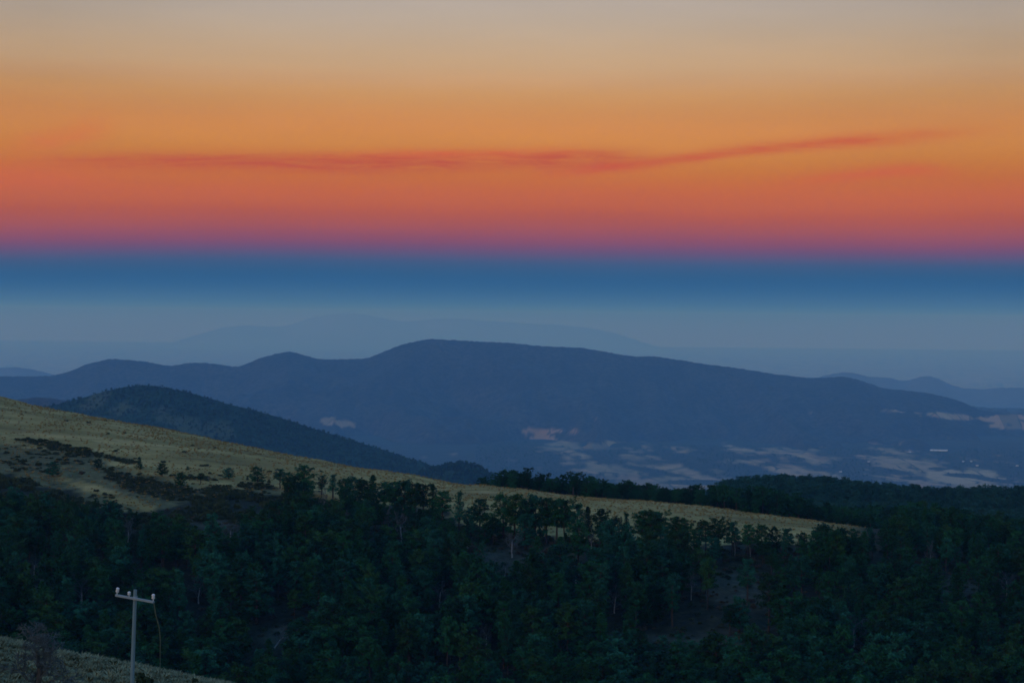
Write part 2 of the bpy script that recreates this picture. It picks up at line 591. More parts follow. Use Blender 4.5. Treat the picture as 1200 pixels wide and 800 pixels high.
def H(x, y):
    z = H0(x, y)
    far = np.clip((np.asarray(y) - 150) / 500, 0, 1)
    return z + fbm(np.asarray(x) / 40.0, np.asarray(y) / 60.0, 3, 4) * (0.35 + 1.5 * far) + fbm(np.asarray(x) / 6.0, np.asarray(y) / 6.0, 9, 3) * (0.16 + 0.2 * far)


def ground_hit(px, py, d0=540.0, d1=2000.0, st=2.0):
    Ds = np.arange(d0, d1, st)
    pts = np.array([P(px, py, d) for d in (1.0,)])[0]
    ray = pts[None] * Ds[:, None]
    hz = H(ray[:, 0], ray[:, 1])
    below = np.where(ray[:, 2] <= hz)[0]
    i = below[0] if len(below) else len(Ds) - 1
    return float(ray[i, 0]), float(ray[i, 1]), float(hz[i])


def poly_y(px, pts):
    a = np.array(pts, float)
    return np.interp(px, a[:, 0], a[:, 1])


GRASS_LOW = [(-200, 520), (0, 550), (60, 572), (110, 587), (150, 599), (196, 606), (215, 596), (260, 582), (300, 580), (350, 580), (420, 588), (470, 596), (540, 612), (600, 622), (660, 632), (760, 634), (860, 636), (960, 634), (1010, 630), (1060, 624), (1200, 600)]


def ell(px, py, cx, cy, rx, ry, ang=0.0):
    ca, sa = math.cos(math.radians(ang)), math.sin(math.radians(ang))
    dx, dy = px - cx, py - cy
    return ((dx * ca + dy * sa) / rx) ** 2 + ((-dx * sa + dy * ca) / ry) ** 2


SHRUB_ZONES = [(75, 525, 52, 4.5, 11), (145, 540, 22, 3.0, 12), (20, 540, 40, 9, 12), (60, 533, 45, 7, 12), (205, 577, 62, 11, 13), (265, 578, 40, 9, 8), (150, 562, 30, 7, 14), (295, 569, 26, 4, 4), (230, 560, 30, 3.0, 4)]
BARE_ZONES = [(870, 690, 46, 20, 8), (655, 648, 34, 10, 3), (850, 762, 70, 26, 6), (775, 747, 50, 5, 3), (330, 745, 30, 14, 0), (590, 655, 40, 14, 0), (250, 612, 50, 10, 4), (556, 645, 22, 8, 0), (1130, 690, 30, 10, 0), (45, 690, 20, 14, 0)]


def masks(x, y, z):
    px, py = proj(np.stack([x, y, z], -1).reshape(-1, 3))
    px = px.reshape(x.shape); py = py.reshape(x.shape)
    nz = fbm(x / 18.0, y / 40.0, 21, 4)
    nf = fbm(x / 3.5, y / 9.0, 23, 4)
    g = np.clip((poly_y(px, GRASS_LOW) - py + nz * 14 + nf * 9) / 2.5, 0, 1)
    g = g * (y > 560) * (y < 1250) * np.clip((1020 - px) / 40, 0, 1)
    sh = np.zeros_like(x)
    for e in SHRUB_ZONES:
        sh = np.maximum(sh, (0.4 if e[0] in (20, 60) else 1.0) * np.clip((1.25 - ell(px, py, *e) + nz * 1.1 + nf * 0.8) * 2.0, 0, 1))
    sh = sh * (y > 560) * (y < 1250)
    ba = np.zeros_like(x)
    for e in BARE_ZONES:
        ba = np.maximum(ba, np.clip((1.2 - ell(px, py, *e) + nz * 1.2) * 1.5, 0, 1))
    ba = ba * (y > 500) * (y < 900)
    mo = np.clip((220 - y) / 30, 0, 1)
    top = poly_y(px, [(-200, 490), (0, 513), (60, 523), (130, 538), (200, 556), (260, 563), (330, 572), (420, 600), (1200, 900)])
    ol = np.clip((py - top + nz * 16 + nf * 6) / 7.0, 0, 1) * (y > 560) * (y < 1250)
    ol = ol * (1 - 0.9 * np.clip((1.3 - ell(px, py, 138, 583, 66, 5.5, 19) + nf * 1.2) * 2, 0, 1))
    global OLIVE
    OLIVE = ol * 0.9
    return px, py, g, sh, ba, mo


def ysteps():
    ys = [-200.0]
    while ys[-1] < 3000:
        y_ = ys[-1]
        ys.append(y_ + (6 if y_ < 60 else 1.3 if y_ < 150 else 4 if y_ < 520 else 2.4 if y_ < 1080 else 8 if y_ < 1900 else 30))
    return np.array(ys)


ys = ysteps()
ts = np.linspace(-1, 1, 300)
YY, TT = np.meshgrid(ys, ts, indexing='ij')
XX = TT * (90 + np.maximum(YY, 0) * 0.36)
ZZ = H(XX, YY)
PXg, PYg, gG, gS, gB, gM = masks(XX, YY, ZZ)
hill = mesh_obj('hillside', grid_mesh('hillside', XX, YY, ZZ, m_hill, {'olive': OLIVE, 'grass': gG * (1 - 0.8 * gS), 'bare': gB, 'mound': gM}))
tag(hill, kind='structure')

# ------------------------------------------------------------------ valley floor out to the horizon
PLAIN = [(-2500, -1360), (7300, -1350), (10400, -1232), (12800, -1202), (14400, -1177), (17100, -1141), (20100, -1159), (23200, -1208), (30500, -1440), (41500, -1757), (61000, -1830), (135000, -1830)]


def plain(x, y):
    a = np.array(PLAIN, float)
    z = np.interp(y, a[:, 0], a[:, 1])
    k = np.clip(np.asarray(y) / 11000.0, 0, 1) * np.clip(2.0 - np.asarray(y) / 37000.0, 0.1, 1)
    return z + fbm(np.asarray(x) / 900.0, np.asarray(y) / 1300.0, 41, 4) * 26 * k


def plain_hit(px, py):
    Ds = np.arange(10000, 46000, 20.0)
    ray = P(px, py, 1.0)[None] * Ds[:, None]
    hz = plain(ray[:, 0], ray[:, 1])
    i = np.where(ray[:, 2] <= hz)[0]
    i = i[0] if len(i) else len(Ds) - 1
    return ray[i, 0], ray[i, 1], hz[i]


FIELDS = [(640, 505, 36, 2.2, 0), (640, 513, 14, 5, 20), (735, 526, 60, 6, 2), (770, 541, 40, 8, 15), (690, 551, 40, 5, 0), (830, 556, 60, 7, 6), (720, 562, 50, 6, 0), (885, 533, 22, 4, 0), (940, 544, 80, 7, 8),
          (1000, 556, 110, 9, 4), (1075, 543, 75, 13, 5), (1050, 565, 140, 10, 4), (1140, 556, 80, 10, 6), (1190, 541, 28, 5, 8), (1030, 537, 40, 4, 4), (1180, 572, 60, 8, 4), (960, 568, 70, 8, 0), (870, 571, 60, 6, 0),
          (1180, 500, 30, 2.0, 4), (1040, 556, 190, 22, 4), (800, 556, 150, 17, 5), (1120, 575, 150, 12, 3), (700, 535, 80, 5, 6), (655, 520, 30, 3, 10), (900, 541, 60, 3, 4), (845, 527, 30, 1.6, 0), (760, 575, 70, 5, 0), (1100, 580, 160, 8, 2), (960, 527, 14, 2, 0), (1020, 526, 22, 1.6, 0), (682, 488, 14, 2, 8), (740, 532, 40, 3, 0)]
WOODS = [(1045, 552, 26, 2.6, 8), (1100, 549, 10, 2.2, 2), (1130, 557, 22, 2.2, 3), (905, 556, 24, 3, 8), (1000, 550, 40, 2.6, 10), (1170, 563, 30, 2.2, 8), (1075, 537, 6, 2, 0), (1070, 560, 14, 2, 0), (820, 565, 40, 3, 0), (930, 560, 20, 2, 0), (760, 551, 34, 3, 10), (1150, 546, 10, 1.6, 0), (1010, 546, 14, 1.6, 0), (960, 574, 30, 2, 4)]
ys2 = np.concatenate([np.arange(-2500, 11000, 500), np.arange(11000, 19500, 30), np.arange(19500, 26000, 80), np.arange(26000, 40000, 500), np.arange(40000, 135001, 5000)])
ts2 = np.linspace(-1, 1, 420)
YY2, TT2 = np.meshgrid(ys2, ts2, indexing='ij')
XX2 = TT2 * (2500 + np.maximum(YY2, 0) * 0.36)
ZZ2 = plain(XX2, YY2)


def field_mask(x, y, z):
    px, py = proj(np.stack([x, y, z], -1).reshape(-1, 3))
    px = px.reshape(x.shape); py = py.reshape(x.shape)
    nz = fbm(x / 260.0, y / 1300.0, 77, 5)
    nzs = fbm(x / 80.0, y / 480.0, 79, 3)
    f = np.zeros_like(px)
    for e in FIELDS:
        f = np.maximum(f, np.clip((0.95 - ell(px, py, *e) + nz * 4.0 + nzs * 1.4) * 0.75, 0, 1))
    for e in WOODS:
        f = f * (1 - np.clip((1.1 - ell(px, py, *e) + nz * 1.2) * 2.5, 0, 1))
    f = f * np.clip((fbm(x / 110.0, y / 640.0, 91, 4) + 0.45) * 4.0, 0, 1)
    far = np.clip((y - 24500) / 4500, 0, 1)
    return np.where(far > 0, np.maximum(f, far * np.clip((nz + 0.25) * 2.0 + np.clip((y - 36000) / 12000, 0, 1), 0, 1)), f) * (y > 9800)  # farthest ground painted pale so its edge melts into the haze


fm = field_mask(XX2, YY2, ZZ2)
tag(mesh_obj('valley_floor', grid_mesh('valley_floor', XX2, YY2, ZZ2, m_valley, {'field': fm})), kind='structure')


# ------------------------------------------------------------------ mountains and far hills
def ridge(name, sil, D, front, back, base, mat, nx, amp, spur, seed, shape=1.15, patches=(), low_haze=None, dcurve=0.0, nyf=46):
    sil = np.array(sil, float)
    pxs = np.linspace(sil[0, 0], sil[-1, 0], nx)
    # smooth the placed outline a little and roughen it with tree-sized bumps
    py = np.interp(pxs, sil[:, 0], sil[:, 1])
    k = np.array([1, 2, 3, 2, 1], float); k /= k.sum()
    py = np.convolve(np.pad(py, 2, mode='edge'), k, mode='valid')
    u_ = np.linspace(-1, 1, nx)
    Dr = D * (1 + dcurve * u_ ** 2)
    pr = np.array([P(a, c_, d) for a, c_, d in zip(pxs, py, Dr)])
    tf = np.linspace(-1, 0, nyf, endpoint=False)
    tb = np.linspace(0, 1, 16)
    tt = np.concatenate([tf, tb])
    T, XI = np.meshgrid(tt, np.arange(nx), indexing='ij')
    xr = pr[XI, 0]; zr = pr[XI, 2]; yr = pr[XI, 1]
    yy = yr + np.where(T < 0, T * front, T * back)
    xx = xr * (yy / yr)
    prof = 1 - np.abs(T) ** shape
    prof = prof - 0.10 * np.sin(np.pi * np.abs(T)) * (T < 0)
    zz = base + (zr - base) * prof
    sp = np.abs(fbm(xx / spur, yy / (spur * 2.2), seed, 5)) * 2 - 0.06
    wgt = np.clip(np.abs(T) * 4.0, 0.0, 1) * np.clip((1 - np.abs(T)) * 5, 0, 1)
    zz = zz - sp * amp * wgt
    tree = D / FPX
    zz = zz + fbm(xx / (tree * 2.6), yy / (tree * 8), seed + 5, 3) * tree * 1.0
    fx, fy = proj(np.stack([xx, yy, zz], -1).reshape(-1, 3))
    fx = fx.reshape(xx.shape); fy = fy.reshape(xx.shape)
    nz = fbm(xx / (tree * 30), yy / (tree * 60), seed + 11, 5)
    nzf = fbm(xx / (tree * 9), yy / (tree * 24), seed + 17, 3)
    f = np.zeros_like(xx)
    for e in patches:
        f = np.maximum(f, np.clip((1.2 - ell(fx, fy, *e) + nz * 3.6 + nzf * 1.6) * 2.2, 0, 1))
    if low_haze:
        f = np.maximum(f, np.clip((low_haze - prof + nz * 0.35) * 3.0, 0, 1))  # pale foot: low haze painted into the slope colour, no real farmland
    f = f * (T < 0.05)
    o = mesh_obj(name, grid_mesh(name, xx, yy, zz, mat, {'field': f}))
    tag(o, kind='structure')
    return xx, yy, zz, T, f


MAIN = [(-330, 470), (-200, 452), (-100, 446), (0, 441), (30, 441), (62, 440), (80, 436), (100, 427), (130, 420), (165, 423), (200, 429), (220, 425), (240, 425), (280, 430), (300, 421), (320, 415), (340, 411.5), (360, 417), (375, 421), (395, 421), (430, 420),
        (445, 414), (470, 404), (490, 399), (507, 397), (540, 399), (580, 401), (600, 402), (640, 406), (680, 407), (720, 414), (745, 418), (765, 417), (785, 420), (830, 427), (870, 432), (900, 437), (930, 441), (955, 443), (990, 441), (1010, 446), (1035, 455),
        (1060, 457), (1090, 461), (1120, 468), (1135, 474), (1150, 481), (1200, 485), (1300, 488), (1480, 500)]
ridge('mountain', MAIN, 22000, 4500, 7300, -1222, m_mount, 620, 430, 1700, 100, 0.95,
      patches=[(390, 497, 18, 4.5, 8), (1085, 485, 36, 2.0, 5), (1130, 489, 50, 2.6, 6), (1175, 494, 36, 1.8, 4), (950, 484, 12, 2, 0), (1190, 489, 24, 1.8, 0)] + [e for e in FIELDS if e[1] < 548], nyf=110)
mhx, mhy, mhz, mhT, mhf = ridge('forested_hill', [(-160, 500), (-60, 492), (20, 484), (60, 475), (90, 468), (120, 459), (150, 452.5), (175, 451.5), (200, 455), (230, 462), (270, 474), (300, 481), (330, 490), (370, 503), (400, 512), (440, 524), (480, 537), (510, 546), (550, 558), (600, 575), (680, 600)],
      7000, 1900, 1900, -880, m_midhill, 300, 34, 260, 140, 1.05, patches=[(110, 470, 30, 6, -20), (230, 500, 40, 8, 10), (170, 480, 30, 6, 0)], nyf=60)
knx, kny, knz, knT, knf = ridge('wooded_knoll', [(440, 580), (470, 565), (490, 554), (515, 545), (540, 540.5), (560, 545), (580, 556), (600, 568), (640, 590)], 5800, 620, 740, -745, m_midhill, 120, 10, 120, 150, 1.1, nyf=40)
ridge('left_foothill', [(-120, 470), (-20, 470), (20, 468), (45, 465), (70, 468), (110, 476), (160, 490)], 11600, 1100, 1450, -1100, m_mount, 110, 20, 300, 160, 1.1)
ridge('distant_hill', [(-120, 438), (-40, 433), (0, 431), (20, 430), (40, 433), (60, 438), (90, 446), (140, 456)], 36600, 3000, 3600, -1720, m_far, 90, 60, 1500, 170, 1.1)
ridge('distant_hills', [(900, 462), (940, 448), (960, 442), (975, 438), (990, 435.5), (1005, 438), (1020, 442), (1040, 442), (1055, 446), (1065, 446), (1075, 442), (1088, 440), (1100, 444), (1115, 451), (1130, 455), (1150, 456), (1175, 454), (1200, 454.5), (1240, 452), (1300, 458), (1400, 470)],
      36000, 3400, 3900, -1650, m_far, 200, 90, 2200, 180, 1.25, low_haze=0.08)
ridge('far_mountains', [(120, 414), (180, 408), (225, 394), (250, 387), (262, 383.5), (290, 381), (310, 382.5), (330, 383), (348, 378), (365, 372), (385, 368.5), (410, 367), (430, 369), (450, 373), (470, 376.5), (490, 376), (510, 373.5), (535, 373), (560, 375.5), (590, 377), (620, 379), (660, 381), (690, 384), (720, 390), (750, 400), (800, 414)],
      118000, 9000, 11000, -1820, m_vfar, 260, 120, 3500, 190, 1.0, low_haze=0.9)

# ------------------------------------------------------------------ plants: prototypes
def build(verts, faces, name, mats, midx=None, smooth=False):
    me = bpy.data.meshes.new(name)
    me.from_pydata([tuple(map(float, v_)) for v_ in verts], [], faces)
    for m in mats:
        me.materials.append(m)
    if midx is not None:
        me.polygons.foreach_set('material_index', midx)
    if smooth:
        me.polygons.foreach_set('use_smooth', [True] * len(me.polygons))
    me.update()
    return me


def tube(V, F, pts, rad, k=5):
    """tapered tube along points"""
    base = len(V)
    n = len(pts)
    for i, p in enumerate(pts):
        p = np.asarray(p, float)
        d = np.asarray(pts[min(i + 1, n - 1)], float) - np.asarray(pts[max(i - 1, 0)], float)
        d = d / (np.linalg.norm(d) + 1e-9)
        a = np.cross(d, (0, 0, 1) if abs(d[2]) < 0.9 else (1, 0, 0)); a /= np.linalg.norm(a)
        b_ = np.cross(d, a)
        for j in range(k):
            t_ = 2 * math.pi * j / k
            V.append(p + (a * math.cos(t_) + b_ * math.sin(t_)) * rad[i])
    for i in range(n - 1):
        for j in range(k):
            F.append((base + i * k + j, base + i * k + (j + 1) % k, base + (i + 1) * k + (j + 1) % k, base + (i + 1) * k + j))
    F.append(tuple(base + (n - 1) * k + j for j in range(k)))


def tuft(V, F, c, r, n, r_, up=0.25, wd=0.34, flat=0.65, out=None):
    """a spray of needle bundles: narrow blades radiating from a point"""
    for _ in range(n):
        d = r_.normal(size=3); d[2] = d[2] * flat + up
        d /= np.linalg.norm(d) + 1e-9
        s = np.cross(d, r_.normal(size=3) if out is None else out + r_.normal(size=3) * 0.3); s /= np.linalg.norm(s) + 1e-9
        l0 = r * r_.uniform(0.0, 0.3); l1 = r * r_.uniform(0.75, 1.15)
        ww = r * wd * r_.uniform(0.6, 1.1)
        i = len(V)
        a = c + d * l0; e = c + d * l1; m = c + d * (l0 + l1) * 0.55
        V.extend([a, m + s * ww, e, m - s * ww])
        F.append((i, i + 1, i + 2, i + 3))


def pine_proto(seed, kind):
    """returns trunk mesh and crown mesh of a 15 m tree standing on the origin"""
    r_ = np.random.default_rng(seed)
    Ht = 15.0
    TV, TF, V, F = [], [], [], []
    lean = r_.normal(size=2) * 0.35
    nseg = 7
    tp = [np.array([lean[0] * (i / nseg) ** 2 + r_.normal() * 0.07, lean[1] * (i / nseg) ** 2 + r_.normal() * 0.07, -0.8 + (Ht * 0.95 + 0.8) * i / nseg]) for i in range(nseg + 1)]
    tr = [0.30 * (1 - i / nseg) ** 0.8 + 0.03 for i in range(nseg + 1)]
    tube(TV, TF, tp, tr, 6)

    def at(h):
        f = (h + 0.8) / (Ht * 0.95 + 0.8) * nseg
        i = int(min(max(f, 0), nseg - 1e-3))
        return tp[i] + (tp[i + 1] - tp[i]) * (f - i)
    h0, R, env, nb, cl = {
        'round-topped': (0.42, 3.2, lambda q: math.sqrt(max(0.0, 1 - (q * 1.55 - 0.62) ** 2 * 0.98)), 44, 1.0),
        'broad': (0.46, 4.0, lambda q: 0.55 + 0.62 * math.sin(min(1, q * 1.05) * math.pi * 0.72), 42, 1.1),
        'slender': (0.34, 2.1, lambda q: 0.5 + 0.6 * math.sin(q * math.pi * 0.85), 42, 0.85),
        'lopsided': (0.45, 3.4, lambda q: 0.5 + 0.6 * math.sin(q * math.pi * 0.8), 40, 1.0),
        'tiered': (0.30, 2.9, lambda q: (1.05 - 0.75 * q) * (0.55 + 0.45 * abs(math.sin(q * 9.0))), 44, 0.85),
        'conical': (0.10, 3.1, lambda q: 1.08 - 0.98 * q, 58, 0.95),
        'full': (0.14, 4.3, lambda q: math.sqrt(max(0.02, 1 - (q * 1.5 - 0.5) ** 2 * 0.9)), 60, 1.1),
    }[kind]
    lop = r_.uniform(0, 2 * math.pi)
    for i in range(nb):
        q = (i + r_.uniform(0.1, 0.9)) / nb
        h = Ht * (h0 + (0.97 - h0) * q)
        az = i * 2.4 + r_.uniform(-0.5, 0.5)
        L = R * env(q) * r_.uniform(0.62, 1.12)
        if kind == 'lopsided':
            L *= 0.72 + 0.5 * math.cos(az - lop)
        if r_.random() < 0.10:
            L *= 0.45
        o = at(h - 0.12 * L)
        rise = r_.uniform(0.0, 0.35) * L + (0.25 * L if q > 0.8 else 0)
        tip = o + np.array([math.cos(az) * L, math.sin(az) * L, rise])
        mid = o + (tip - o) * 0.5 + np.array([0, 0, -0.05 * L])
        tube(TV, TF, [o, mid, tip], [0.09 * (1 - 0.6 * q) + 0.015, 0.05, 0.015], 3)
        ncl = 2 + int(L > 1.6) + int(L > 2.5)
        for k in range(ncl):
            f = 1.0 - 0.62 * k / max(1, ncl - 1) * r_.uniform(0.7, 1.1)
            cpt = o + (tip - o) * f + r_.normal(size=3) * 0.22 * cl
            rad = cl * r_.uniform(0.62, 1.08) * (0.85 if k else 1.0)
            ov = cpt - at(h * 0.55 + Ht * h0 * 0.45) * np.array([1, 1, 1.0]); ov = ov / (np.linalg.norm(ov) + 1e-6) + np.array([0, 0, 0.35])
            tuft(V, F, cpt, rad * 0.92, 34, r_, 0.18, 0.19, out=ov)
    for k in range(5):
        tuft(V, F, at(Ht * 0.94) + r_.normal(size=3) * np.array([0.3, 0.3, 0.35]) * cl, 0.75 * cl, 22, r_, 0.3, 0.27, out=np.array([0, 0, 1.0]))
    return TV, TF, V, F


def bare_proto(seed, Ht=11.0, spread=0.55, twigs=3, depth=4):
    r_ = np.random.default_rng(seed)
    TV, TF, CV, CF = [], [], [], []
    thin = (1.0, 1.0) if depth == 4 else (1.16, 1.08)

    def grow(p, d, L, rad, depth, V, F):
        d = d / np.linalg.norm(d)
        mid = p + d * L * 0.5 + r_.normal(size=3) * 0.05 * L
        end = p + d * L + r_.normal(size=3) * 0.08 * L
        tube(V, F, [p, mid, end], [rad, rad * 0.8, rad * 0.55], 5 if depth > 2 else 3)
        if depth == 0:
            return
        nch = 3 if depth > 1 else twigs
        for i in range(nch):
            f = 1.0 if i == 0 else r_.uniform(0.45, 0.95)
            q = p + (end - p) * f
            nd = d * 0.9 + r_.normal(size=3) * spread + np.array([0, 0, 0.18])
            grow(q, nd, L * r_.uniform(0.55, 0.78) * thin[1], rad * (0.62 if i else 0.7) * thin[0], depth - 1, CV, CF)
    # trunk
    pts = [np.array([0, 0, -0.8])]
    for i in range(4):
        pts.append(pts[-1] + np.array([r_.normal() * 0.16, r_.normal() * 0.16, (Ht * 0.5 + 0.8) / 4]))
    tube(TV, TF, pts, [q * (1 if depth == 4 else 0.6) for q in (0.26, 0.23, 0.2, 0.17, 0.13)], 6)
    for i in range(7):
        f = 0.4 + 0.6 * i / 6
        j = min(3, int(f * 4)); q = pts[j] + (pts[j + 1] - pts[j]) * (f * 4 - j if f < 1 else 1)
        az = i * 2.4 + r_.uniform(-0.4, 0.4)
        sl = 0.9 - 0.2 * f
        grow(q, np.array([math.cos(az) * sl, math.sin(az) * sl, 0.75 + 0.5 * f]), Ht * r_.uniform(0.15, 0.21) * (1 if depth == 4 else 0.9), 0.09 if depth == 4 else 0.05, depth, CV, CF)
    return TV, TF, CV, CF


def shrub_proto(seed, mat, n=16, r0=1.0, tall=0.75):
    r_ = np.random.default_rng(seed)
    V, F = [], []
    for i in range(n):
        a = r_.uniform(0, 2 * math.pi); q = math.sqrt(r_.uniform(0, 1)) * r0 * 0.75
        z_ = r_.uniform(0.05, 1.0) * tall * r0 * math.sqrt(max(0.05, 1 - (q / r0) ** 2))
        tuft(V, F, np.array([math.cos(a) * q, math.sin(a) * q, z_]), 0.42 * r0 * r_.uniform(0.7, 1.2), 15, r_, up=0.35)
    SV, SF = [], []
    for i in range(5):
        a = r_.uniform(0, 2 * math.pi)
        tube(SV, SF, [np.array([0.05 * math.cos(a), 0.05 * math.sin(a), -0.2]), np.array([math.cos(a) * 0.4 * r0, math.sin(a) * 0.4 * r0, tall * r0 * 0.7])], [0.04 * r0, 0.015 * r0], 4)
    return V, F, SV, SF


def tussock(seed, mat):
    r_ = np.random.default_rng(seed)
    V, F = [], []
    for i in range(22):
        a = r_.uniform(0, 2 * math.pi); L = r_.uniform(0.35, 0.75); o_ = r_.uniform(0.1, 0.45)
        b0 = np.array([math.cos(a) * 0.12, math.sin(a) * 0.12, -0.05])
        s = np.array([-math.sin(a), math.cos(a), 0]) * 0.045
        m = b0 + np.array([math.cos(a) * o_ * 0.5, math.sin(a) * o_ * 0.5, L * 0.6])
        e = b0 + np.array([math.cos(a) * o_ * 1.2, math.sin(a) * o_ * 1.2, L])
        i0 = len(V)
        V += [b0 - s, b0 + s, m + s * 0.8, m - s * 0.8, e]
        F += [(i0, i0 + 1, i0 + 2, i0 + 3), (i0 + 3, i0 + 2, i0 + 4)]
    return build(V, F, 'grass', [mat])


PROTO = []        # (shape word, tone word, trunk mesh, crown mesh)
for sd, kind, tone in [(1, 'round-topped', 'dark green'), (2, 'round-topped', 'blue-green'), (3, 'broad', 'dark green'), (4, 'broad', 'olive'), (5, 'slender', 'blue-green'),
                       (6, 'lopsided', 'dark green'), (7, 'tiered', 'blue-green'), (8, 'conical', 'dark green'), (9, 'full', 'dark green'), (10, 'round-topped', 'olive'), (11, 'full', 'blue-green'), (12, 'round-topped', 'grey-green'), (13, 'full', 'grey-green'), (14, 'slender', 'grey-green')]:
    TV, TF, V, F = pine_proto(sd, kind)
    PROTO.append((kind, tone, build(TV, TF, 'trunk', [m_bark], smooth=True), build(V, F, 'crown', [LEAF[tone]])))
KIDX = {}
for i, p in enumerate(PROTO[:11]):
    KIDX.setdefault(p[0], []).append(i)
BARE = []
for sd, sp in ((31, 0.5), (32, 0.6), (33, 0.42)):
    TV, TF, CV, CF = bare_proto(sd, 11.0, sp)
    BARE.append((build(TV, TF, 'trunk', [m_pale], smooth=True), build(CV, CF, 'crown', [m_twig])))
SHRUB = []
for sd, mt in ((41, m_shrub), (42, m_shrub), (43, m_brown), (44, m_pshrub)):
    V, F, SV, SF = shrub_proto(sd, mt)
    SHRUB.append((build(V, F, 'foliage', [mt]), build(SV, SF, 'stem', [m_bark])))
TUSS = [tussock(51, m_tuss), tussock(52, m_tuss2)]


def empty(name, loc, rz=0.0, sc=(1, 1, 1)):
    o = bpy.data.objects.new(name, None)
    o.empty_display_size = 0.5
    o.location = loc; o.rotation_euler = (0, 0, rz); o.scale = sc
    COL.objects.link(o)
    return o


def pine(loc, h, wid, pi, rz):
    """a pine of height h with its crown scaled by wid"""
    k = h / 15.0
    root = empty('pine_tree', loc, rz, (k * wid, k * wid, k))
    mesh_obj('trunk', PROTO[pi][2], root)
    mesh_obj('crown', PROTO[pi][3], root)
    return root


# ------------------------------------------------------------------ the trees one can point at: on the slope and the skyline
TREES = []       # dicts: root, label parts, px, py, h, shape, tone


def put_pine(px, pyb, hpx, kind, wid=1.0, zone='', label=None, D0=600, D1=1300):
    x, y, z = ground_hit(px, pyb, D0, D1)
    h = hpx / FPX * y
    pi = random.choice(KIDX[kind])
    root = pine((x, y, z - 0.1), h, wid, pi, random.uniform(0, 6.28))
    TREES.append(dict(root=root, px=px, py=pyb - hpx * 0.6, x=x, y=y, h=h, pi=pi, zone=zone, label=label))


SLOPE = [
    (62, 559, 17, 'full', 1.25, 'round dark pine standing alone just above the pale grass tongue'),
    (115, 549, 12, 'full', 1.15, 'small pine on a thin stem in the middle of the dark shrubs'),
    (164, 550, 15, 'conical', 1.2, 'lone pointed pine at the end of the dark shrub strip on the slope'),
    (190, 558, 15, 'full', 1.2, 'bushy dark pine just downhill of the lone pointed pine'),
    (212, 571, 17, 'full', 1.0, 'dark pine rising from the brown scrub, first of the two there'),
    (235, 567, 13, 'round-topped', 1.2, 'low pine in the brown scrub, beside a taller dark one'),
    (268, 561, 13, 'full', 1.4, 'wide low bushy pine with a flat crown alone on the grass'),
    (302, 567, 20, 'full', 1.15, 'handsome round pine alone on open grass above a shrub bank'),
    (220, 551, 4.5, 'full', 1.2, 'tiny seedling pine high on the open grass slope'),
    (290, 563, 6, 'conical', 1.2, 'tiny pine sapling standing next to the handsome round pine'),
    (315, 566, 4, 'full', 1.2, 'very small bush-like pine downhill of the handsome round pine'),
    (328, 572, 23, 'round-topped', 1.15, 'upright pine at the upper end of the tree line on the grass'),
    (340, 575, 21, 'full', 1.0, 'rounded pine touching the upright one at the tree line start'),
    (357, 580, 34, 'full', 1.05, 'big tall grey-green pine topping the start of the tree line'),
    (377, 581, 24, 'slender', 1.3, 'narrow pine below the big tall one at the tree line start'),
    (390, 584, 29, 'tiered', 1.2, 'pointed pine with spiky top beside the tall start of the tree line'),
]
for px, pyb, hp, k, wd, lb in SLOPE:
    put_pine(px, pyb, hp, k, wd * 1.45, 'slope', lb, 640, 1200)
SKY = [(404, 594, 36, 'round-topped', 1.0), (416, 598, 42, 'full', 0.9), (428, 600, 40, 'round-topped', 1.1), (438, 602, 51, 'conical', 0.9), (450, 604, 42, 'round-topped', 1.1), (462, 606, 46, 'round-topped', 1.2),
       (474, 608, 50, 'broad', 1.0), (486, 610, 46, 'round-topped', 1.0), (496, 612, 47, 'lopsided', 1.0), (507, 614, 52, 'conical', 0.9), (518, 618, 45, 'round-topped', 1.0), (538, 626, 56, 'tiered', 0.95), (552, 625, 34, 'full', 0.9),
       (562, 628, 46, 'round-topped', 1.15), (590, 633, 58, 'broad', 1.0), (603, 634, 58, 'round-topped', 1.1), (615, 634, 52, 'round-topped', 1.0), (627, 636, 60, 'broad', 0.9), (640, 638, 59, 'round-topped', 1.0), (652, 640, 58, 'round-topped', 1.05), (661, 642, 62, 'broad', 0.85),
       (676, 642, 55, 'round-topped', 0.95), (690, 644, 56, 'conical', 0.8), (704, 644, 50, 'round-topped', 1.1), (720, 646, 42, 'full', 0.9), (734, 646, 50, 'tiered', 0.8), (752, 646, 52, 'round-topped', 1.1), (762, 648, 56, 'round-topped', 1.15), (774, 648, 52, 'broad', 0.9),
       (791, 650, 48, 'round-topped', 1.15), (803, 650, 46, 'round-topped', 1.1), (827, 652, 44, 'round-topped', 1.2), (842, 652, 44, 'broad', 0.95), (858, 654, 45, 'round-topped', 1.0), (876, 655, 44, 'round-topped', 1.0), (892, 655, 42, 'broad', 0.9), (905, 655, 40, 'full', 0.8), (922, 655, 38, 'round-topped', 1.1),
       (940, 652, 32, 'round-topped', 1.1), (957, 640, 25, 'round-topped', 1.2), (967, 640, 26, 'full', 0.8), (985, 650, 34, 'conical', 0.9), (1000, 648, 30, 'round-topped', 1.2), (1018, 650, 34, 'full', 0.9), (1036, 650, 32, 'round-topped', 1.1)]
ROWWORD = {'round-topped': 'round-headed', 'broad': 'broad umbrella-headed', 'slender': 'slim', 'lopsided': 'one-sided', 'tiered': 'spiky layered', 'conical': 'pointed', 'full': 'full-bodied bushy'}
